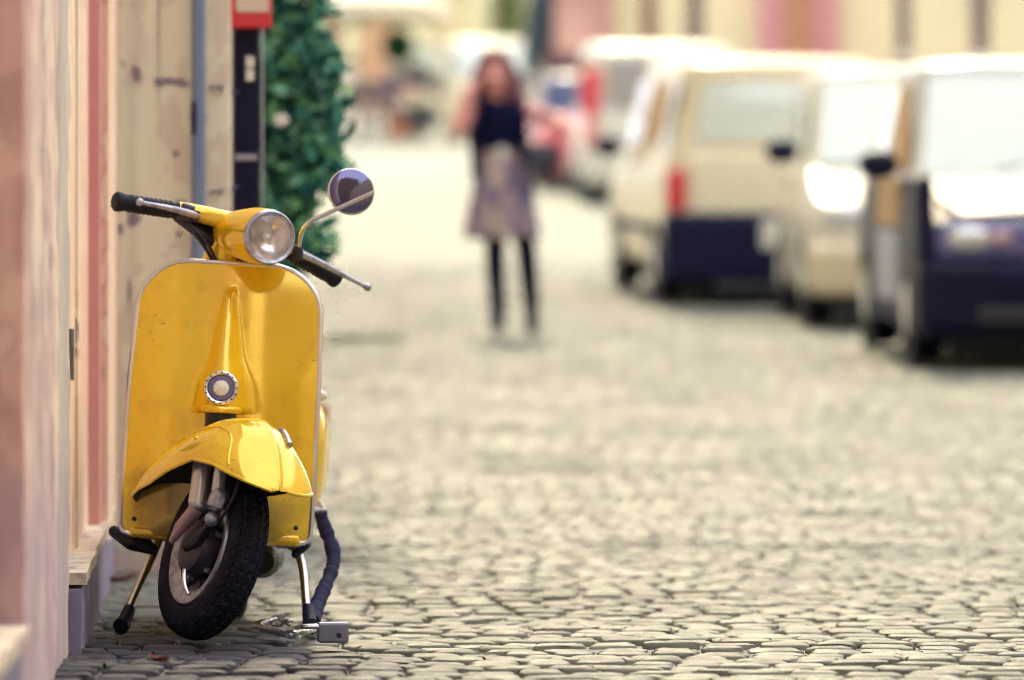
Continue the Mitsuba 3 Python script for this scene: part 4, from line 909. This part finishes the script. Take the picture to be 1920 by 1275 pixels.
# bonnet: the sky reflection painted as a pale panel, following the body's top
P = []
for yv in np.linspace(-1.60, -1.02, 9):
    zt = np.interp(yv, [-1.78, -1.5, -1.05, -.8], [.70, .79, .95, .98]) + .022; hw = .70 - .10 * max(0, (-1.35 - yv) / .25)
    P.append([[x * hw, yv, zt + .016 * (1 - x * x)] for x in np.linspace(-1, 1, 13)])
G1 = grid(np.array(P)); G2 = grid(np.array(P) - [0, 0, .03])
c_.add('bonnet', tm(np.vstack([G1.vertices, G2.vertices]), np.vstack([G1.faces, G2.faces[:, ::-1] + len(G1.vertices)])), 'm_carskyreflect', label='pale bonnet of the navy car')
# ---- D: pale car between the van and the navy hatchback, facing the camera
d_ = Car('parked_car', 'pale cream hatchback facing downhill between the boxy van and the navy car', 1.66, 3.5, 2.64, 34.5, .6, 1.00, 1.60, (-.95, -.35, 1.15, 1.6), ([-1.75, -1.45, -1.0, -.75, 1.75], [.72, .82, .97, 1.0, 1.02]), 'm_carwhite', r=.28, roofin=.13)
d_.end_glass(-1, .92, .06, .93, 'm_glasspale', 'windshield')
d_.side_glass(-1, .06, .46, .08, .90, 'm_glasspale', tilt0=.20); d_.side_glass(-1, .52, .90, .08, .88); d_.side_glass(1, .06, .46); d_.side_glass(1, .52, .92); d_.end_glass(1)
d_.add('front_bumper', rbox(1.68, .30, .34, .08, (0, -1.63, .36)), 'm_carcream')
d_.add('grille', rbox(.8, .03, .12, .02, (0, -1.785, .48)), 'm_bumper')
for sd in (-1, 1): d_.add('headlight', moved(ball(.12, (0, 0, 0), (1.1, .55, .75), 3), trans(sd * .60, -1.68, .68)), 'm_lampclear')
d_.add('door_handle', rbox(.03, .14, .03, .008, (-.835, .32, .88)), 'm_bumper')
d_.add('number_plate', rbox(.36, .012, .11, .008, (0, -1.79, .34)), 'm_plate')
d_.wheels((-1.10, 1.15), r=.29); d_.mirror(-.55, 1.08, 'm_bumper')
# iron drain in the street
dg = thing('drain_grate', 'dark iron drain grate set across the street left of the woman', 'drain')
dz = float(prof(31.2)) + .012
put('frame', cat(box(.46, .03, .03, (-.85, 31.02, dz - .02)), box(.46, .03, .03, (-.85, 31.38, dz + .0))), 'm_black', dg, smooth=False)
for i in range(9): put('bar', box(.03, .40, .03, (-1.06 + .0525 * i, 31.2, dz - .008)), 'm_black', dg, smooth=False)

# ================================================================== FAR SQUARE
principled('m_facadecream', mikit.proc(lambda p, n, uv: mix((0.74, 0.62, 0.38), (0.70, 0.57, 0.34), fbm(p.x * .9, p.z * 1.2, p.y, 3))), 0.85)
principled('m_facadeyellow', mikit.proc(lambda p, n, uv: mix((0.84, 0.78, 0.48), (0.80, 0.70, 0.40), fbm(p.x * .7, p.z * .8, p.y, 3))), 0.85)
principled('m_orange', (0.64, 0.38, 0.22), 0.8)
principled('m_pinkstone', (0.52, 0.22, 0.22), 0.8)
principled('m_brown', (0.10, 0.04, 0.05), 0.8)
principled('m_brownlight', (0.27, 0.13, 0.10), 0.8)
principled('m_shutter', (0.20, 0.14, 0.16), 0.7)
principled('m_canvas', (0.74, 0.69, 0.55), 0.85)
principled('m_darkgreen', (0.015, 0.035, 0.045), 0.8)
principled('m_chair', (0.04, 0.03, 0.08), 0.6)
principled('m_cloth', (0.62, 0.40, 0.30), 0.8)
principled('m_wood', (0.25, 0.14, 0.07), 0.7)
principled('m_scootcream', (0.66, 0.60, 0.44), 0.3, clearcoat=1.0)
def gz(y): return float(prof(y))
# right-hand building that closes the street
bd = thing('town_house', 'ochre house with pinkish stone door surround above the parked cars', 'house')
Y0 = 78.0; base = gz(Y0) - 1.0
cols = [(1.05, 1.85), (2.10, 2.35), (2.62, 3.55), (4.62, 5.55), (5.82, 6.68), (6.92, 30)]   # wall between the openings
put('wall', cat(*[box(b - a, .5, 14, ((a + b) / 2, Y0 + .25, base + 7)) for a, b in ((.98, 1.90), (2.12, 2.55), (2.80, 3.60), (4.78, 5.62), (5.84, 6.72), (7.0, 13.0))]), 'm_facadecream', bd, smooth=False)
put('string_course', box(12.2, .1, .22, (7.0, Y0 - .05, base + 6.6)), 'm_canvas', bd, smooth=False)
put('plinth', box(12.2, .12, 1.4, (7.0, Y0 - .06, base + .7)), 'm_pinkstone', bd, smooth=False)
for a, b, m in ((1.90, 2.12, 'm_brownlight'), (2.55, 2.80, 'm_shutter'), (5.62, 5.84, 'm_shutter'), (6.72, 7.0, 'm_shutter')):
    w_ = put('window', box(b - a, .06, 3.0, ((a + b) / 2, Y0 + .22, base + 3.4)), m, bd, smooth=False)
    put('sill', box(b - a + .1, .2, .10, ((a + b) / 2, Y0 - .05, base + 2.35)), 'm_canvas', w_, smooth=False)
    put('wall_above', box(b - a, .5, 9.1, ((a + b) / 2, Y0 + .26, base + 9.45)), 'm_facadecream', bd, smooth=False)
    put('wall_below', box(b - a, .5, 1.9, ((a + b) / 2, Y0 + .26, base + .95)), 'm_facadecream', bd, smooth=False)
dr_ = put('door', box(.72, .1, 3.6, (4.16, Y0 + .20, base + 2.8)), 'm_orange', bd, smooth=False)
for x in (3.80, 4.58): put('door_pilaster', box(.34, .34, 4.4, (x - .02 if x < 4 else x + .02, Y0 - .08, base + 3.1)), 'm_pinkstone', bd, smooth=False, label='pinkish stone pilaster beside the door')
put('wall_above', box(1.2, .5, 9, (4.19, Y0 + .27, base + 9.5)), 'm_facadecream', bd, smooth=False)
put('lamp_bracket', tube([[6.86, Y0 - .02, base + 4.2], [6.86, Y0 - .3, base + 4.3], [6.86, Y0 - .3, base + 3.95]], .03, 8), 'm_black', bd)
put('wall_lamp', lathe([(0, -.18), (.09, -.15), (.13, .12), (.05, .22), (0, .24)], k=16).apply_transform(trans(6.86, Y0 - .3, base + 2.72 + 0.9)), 'm_navypost', bd)
# shop awning at its left corner
aw = thing('shop_awning', 'brown shop awning at the left corner of the ochre house', 'awning')
def slab4(p, th=.05):
    p = np.asarray(p, float); q = p - [0, 0, th]
    return fixn(grid(np.array([p, q]), close_v=True, cap=True))
zA = .57 + .0690 * 76
put('canopy', slab4([[.62, 75.2, zA - .55], [1.45, 75.2, zA - .35], [1.45, 77.9, zA + .9], [.62, 77.9, zA + .9]]), 'm_brownlight', aw, smooth=False)
put('valance', box(.85, .04, .34, (1.03, 75.18, zA - .62)), 'm_brown', aw, smooth=False)
put('shop_front', box(.55, .3, 3.2, (.72, 78.1, gz(78) + 1.4)), 'm_brown', aw, smooth=False)
put('arm', tube([[.64, 77.9, zA - .3], [.64, 75.3, zA - .62]], .02, 6), 'm_black', aw)
ub = thing('closed_parasol', 'dark closed parasol leaning above the low red car', 'parasol')
bx_, by_ = .22, 72.0; zb = gz(72)
put('pole', tube([[bx_ - .15, by_, zb], [bx_ + .30, by_, zb + 3.2]], .025, 10), 'm_wood', ub)
put('folded_canopy', tube([[bx_ - .02, by_, zb + .95], [bx_ + .02, by_, zb + 1.2], [bx_ + .12, by_, zb + 1.9], [bx_ + .24, by_, zb + 2.7], [bx_ + .31, by_, zb + 3.3]], [.06, .15, .17, .12, .03], 14, 24), 'm_darkgreen', ub, label='dark blue green folded canvas')
put('foot', lathe([(0, 0), (.28, 0), (.26, .08), (0, .1)], k=24).apply_transform(trans(bx_ - .15, by_, zb - .01)), 'm_black', ub)
# far pale building
fb = thing('town_house', 'pale yellow house closing the far end of the street', 'house')
Yf = 118.0; bz = gz(Yf)
put('wall', cat(*[box(b - a, .6, 9, ((a + b) / 2, Yf + .3, bz + 4.0)) for a, b in ((-9, -4.35), (-3.75, -3.3), (-2.45, -1.9), (-1.0, -.55), (.15, 4.2))]), 'm_facadeyellow', fb, smooth=False)
for a, b, m in ((-4.35, -3.75, 'm_brownlight'), (-3.3, -2.45, 'm_orange'), (-1.9, -1.0, 'm_facadecream'), (-.55, .15, 'm_canvas')):
    q_ = put('shop_door', box(b - a, .1, 3.0, ((a + b) / 2, Yf + .3, bz + 1.1)), m, fb, smooth=False)
    put('lintel', box(b - a, .6, 6.0, ((a + b) / 2, Yf + .31, bz + 5.5)), 'm_facadeyellow', q_, smooth=False)
put('string_course', box(13, .2, .3, (-2.5, Yf - .1, bz + 3.4)), 'm_canvas', fb, smooth=False)
# cafe parasol
pa = thing('cafe_parasol', 'large cream cafe parasol open over the tables', 'parasol')
px_, py_ = -2.40, 84.0; pz = gz(84)
P = []
for i, t in enumerate(np.linspace(0.02, 1, 8)):
    P.append([[px_ + 1.5 * t * math.cos(a) * (1 if abs(math.cos(a)) < .8 else .96), py_ + 1.5 * t * math.sin(a), pz + 2.75 - .62 * t ** 1.2] for a in np.arange(32) * PI / 16])
P.append([[px_ + 1.5 * math.cos(a), py_ + 1.5 * math.sin(a), pz + 1.93] for a in np.arange(32) * PI / 16])
put('canopy', grid(np.array(P), close_v=True), 'm_canvas', pa)
put('pole', tube([[px_, py_, pz], [px_, py_, pz + 2.75]], .03, 10), 'm_wood', pa)
for i in range(8):
    a = i * PI / 4; put('rib', tube([[px_, py_, pz + 2.66], [px_ + 1.45 * math.cos(a), py_ + 1.45 * math.sin(a), pz + 2.08]], .012, 6), 'm_wood', pa)
# potted ball tree
bt2 = thing('ball_tree', 'small round clipped tree in a pot beside the cafe', 'tree')
tx, ty = -1.80, 84.5; tz = gz(84.5)
q = g.normal(size=(1500, 3)); q /= np.linalg.norm(q, axis=1, keepdims=True); q *= (.235 * g.uniform(.6, 1.0, (1500, 1)) ** .5) * [1, 1, 1.12]
m_, c__ = leaves(q + [tx, ty, tz + 1.50], .085, [(.03, .13, .055), (.045, .19, .08), (.022, .085, .05)], seed=8)
put('crown', m_, 'm_leaf', bt2, smooth=False, kind='stuff', color=c__)
put('trunk', tube([[tx, ty, tz + .3], [tx, ty, tz + 1.4]], .022, 8), 'm_bark', bt2)
put('pot', lathe([(0, 0), (.16, 0), (.21, .36), (.18, .36), (0, .33)], k=24).apply_transform(trans(tx, ty, tz)), 'm_terracotta', bt2)
# cafe tables and chairs
def cafe_chair(x, y, rz, label):
    k = thing('cafe_chair', label, 'chair', 'cafe chairs at the end of the street'); M = trans(x, y, gz(y)) @ rot([0, 0, 1], rz)
    put('seat', moved(rbox(.42, .42, .045, .015, (0, 0, .45)), M), 'm_chair', k); put('backrest', moved(rbox(.42, .035, .34, .015, (0, .20, .72)), M), 'm_chair', k)
    for a in (-1, 1):
        for b in (-1, 1): put('leg', moved(tube([[a * .18, b * .18, 0], [a * .18, b * .18, .44 if b < 0 else .85]], .016, 6), M), 'm_chair', k)
def cafe_table(x, y, label):
    k = thing('cafe_table', label, 'table'); z = gz(y)
    put('top', lathe([(0, .72), (.40, .72), (.42, .735), (.40, .75), (0, .75)], k=28).apply_transform(trans(x, y, z)), 'm_cloth', k)
    put('cloth_skirt', lathe([(.41, .745), (.43, .60), (.46, .36)], k=28).apply_transform(trans(x, y, z)), 'm_cloth', k)
    put('stem', tube([[x, y, z], [x, y, z + .72]], .03, 8), 'm_black', k)
cafe_table(-2.25, 88.0, 'cafe table with pale salmon cloth, left of the ball tree')
cafe_table(-2.62, 92.0, 'cafe table with pale salmon cloth, rearmost by the wall')
for i, (x, y, rz, l) in enumerate(((-2.55, 86.2, 200, 'dark mauve cafe chair nearest the climber'), (-1.96, 86.6, 150, 'dark mauve cafe chair right of the first cafe table'), (-2.35, 89.3, 20, 'dark mauve cafe chair behind the first cafe table'), (-1.55, 87.2, 250, 'dark mauve cafe chair beside the ball tree pot'))): cafe_chair(x, y, rz, l)
mb_ = thing('menu_board', 'cream and brown menu board standing by the cafe tables', 'board')
put('board', moved(rbox(.55, .04, .85, .015, (0, 0, .75)), rot([1, 0, 0], -8), trans(-2.72, 87.0, gz(87))), 'm_canvas', mb_)
put('board_top', moved(rbox(.60, .06, .14, .02, (0, 0, 1.22)), rot([1, 0, 0], -8), trans(-2.72, 87.0, gz(87))), 'm_brown', mb_)
for s_ in (-1, 1): put('leg', moved(tube([[s_ * .25, 0, 0], [s_ * .25, 0, .4]], .02, 6), trans(-2.72, 87.0, gz(87))), 'm_wood', mb_)
# far scooter with a dark seat, seen three quarter from behind
def far_scooter(x, y, rz, label, paint, sc_=1.0):
    k = thing('parked_scooter', label, 'scooter'); M = trans(x, y, gz(y)) @ rot([0, 0, 1], rz) @ np.diag([sc_, sc_, sc_, 1])
    def q(n, m, mat, p=None, **kw): return put(n, moved(m, M), mat, p or k, 40, **kw)
    for cy in (-.68, .66):
        w = q('wheel', moved(lathe([(.15, -.055), (.24, -.055), (.275, -.03), (.275, .03), (.24, .055), (.15, .055)], 'x', 32), trans(0, cy, .275)), 'm_tyre')
        q('rim', moved(lathe([(0, -.05), (.06, -.05), (.16, -.045), (.16, .045), (.06, .05), (0, .05)], 'x', 32), trans(0, cy, .275)), 'm_canvas', w)
    q('body', ell_loft([(.20, 0, .50, .10, .12), (.35, 0, .56, .16, .17), (.62, 0, .62, .17, .15), (.88, 0, .70, .12, .10), (1.0, 0, .74, .03, .03)]), paint)
    q('floor', rbox(.36, .5, .10, .03, (0, -.08, .33)), paint); q('engine', rbox(.34, .55, .26, .06, (0, .50, .36)), 'm_bumper')
    q('seat', ell_loft([(-.04, 0, .74, .10, .06), (.12, 0, .79, .17, .10), (.42, 0, .84, .18, .11), (.62, 0, .94, .18, .13), (.86, 0, 1.02, .14, .12), (.94, 0, 1.05, .05, .05)], e=3), 'm_bumper')
    q('front_shield', ell_loft([(-.70, 0, .75, .08, .10), (-.60, 0, .72, .20, .32), (-.44, 0, .70, .22, .34), (-.36, 0, .68, .15, .26)], e=2.6), paint)
    q('windscreen', moved(rbox(.42, .02, .42, .01, (0, 0, .2)), rot([1, 0, 0], 20), trans(0, -.55, 1.02)), 'm_glasspale')
    q('handlebar', tube([[-.33, -.36, 1.03], [-.1, -.44, 1.02], [.1, -.44, 1.02], [.33, -.36, 1.03]], .022, 8, 16), 'm_black')
    q('fender', moved(lathe([(.30, -.075), (.31, 0), (.30, .075)], 'x', 40), trans(0, -.66, .275)), paint)
    for s_ in (-1, 1): q('fork', tube([[s_ * .075, -.66, .275], [s_ * .075, -.52, .65]], .022, 8), 'm_alu')
    q('tail_lamp', rbox(.16, .05, .08, .02, (0, .98, .70)), 'm_lampred')
far_scooter(-1.16, 83.0, 156, 'cream scooter with a dark navy seat seen from behind, left of the woman', 'm_scootcream', 1.05)
far_scooter(-1.75, 93.0, 25, 'pale scooter parked behind the ball tree', 'm_scootcream')
fc = Car('parked_car', 'pale cream hatchback at the top of the street behind the woman', 1.66, 3.6, -.42, 96.0, 3.0, .88, 1.45, (-1.5, -1.2, .6, 1.2), ([-1.8, .9, 1.8], [.90, .88, .70]), 'm_carwhite')
fc.end_glass(-1, .85, .1, .88, 'm_glasspale'); fc.side_glass(-1, .05, .5); fc.side_glass(1, .05, .5)
fc.add('rear_bumper', rbox(1.66, .2, .22, .05, (0, -1.75, .36)), 'm_carwhite')
for s_ in (-1, 1): fc.add('tail_lamp', rbox(.12, .06, .2, .02, (s_ * .7, -1.77, .70)), 'm_lampred')
fc.wheels((-1.15, 1.2))
# climber on the far house
gv = thing('wall_vine', 'yellow green vine on the far pale house', 'vine')
cc = np.array([g.normal(size=3) * [.14, .10, .85] + [-.05, Yf - .35, bz + 1.9] for _ in range(900)])
m_, c__ = leaves(cc, .15, [(.14, .20, .05), (.20, .25, .06)], seed=12)
put('foliage', m_, 'm_leaf', gv, smooth=False, kind='stuff', color=c__)
put('stem', tube([[-.05, Yf - .2, bz], [-.05, Yf - .2, bz + 3.0]], .03, 6), 'm_bark', gv)

# ---- unseen row house on the right; houses and tower behind added to shape reflections
ob = thing('street_house', 'ochre row house on the right side of the street', 'house')
put('wall', box(.6, 70, 11, (11.3, 8, 4.5)), 'm_facadecream', ob, smooth=False)
ob2 = thing('street_house', 'tall brown house added unseen behind the viewer to darken reflections', 'house')
put('wall', box(16, .6, 22, (11.4, -14, 9)), 'm_backhouse', ob2, smooth=False)  # added dark wall, right of the gap that the shield reflects
ob3 = thing('street_house', 'second tall brown house added unseen behind the viewer, left of the bright gap', 'house')
put('wall', box(16, .6, 22, (-6.8, -14, 9)), 'm_backhouse', ob3, smooth=False)  # added dark wall, left of that gap
principled('m_backhouse', (0.15, 0.10, 0.07), 0.9)
tw = thing('bell_tower', 'slim white tower added unseen behind the viewer to reflect a streak in the shield', 'tower')
principled('m_reflectwhite', (0.85, 0.84, 0.80), 0.9)
put('wall', box(3.6, 2, 30, (2.4, -17, 13)), 'm_reflectwhite', tw, smooth=False)  # added white slab in the gap, makes the pale streak on the shield
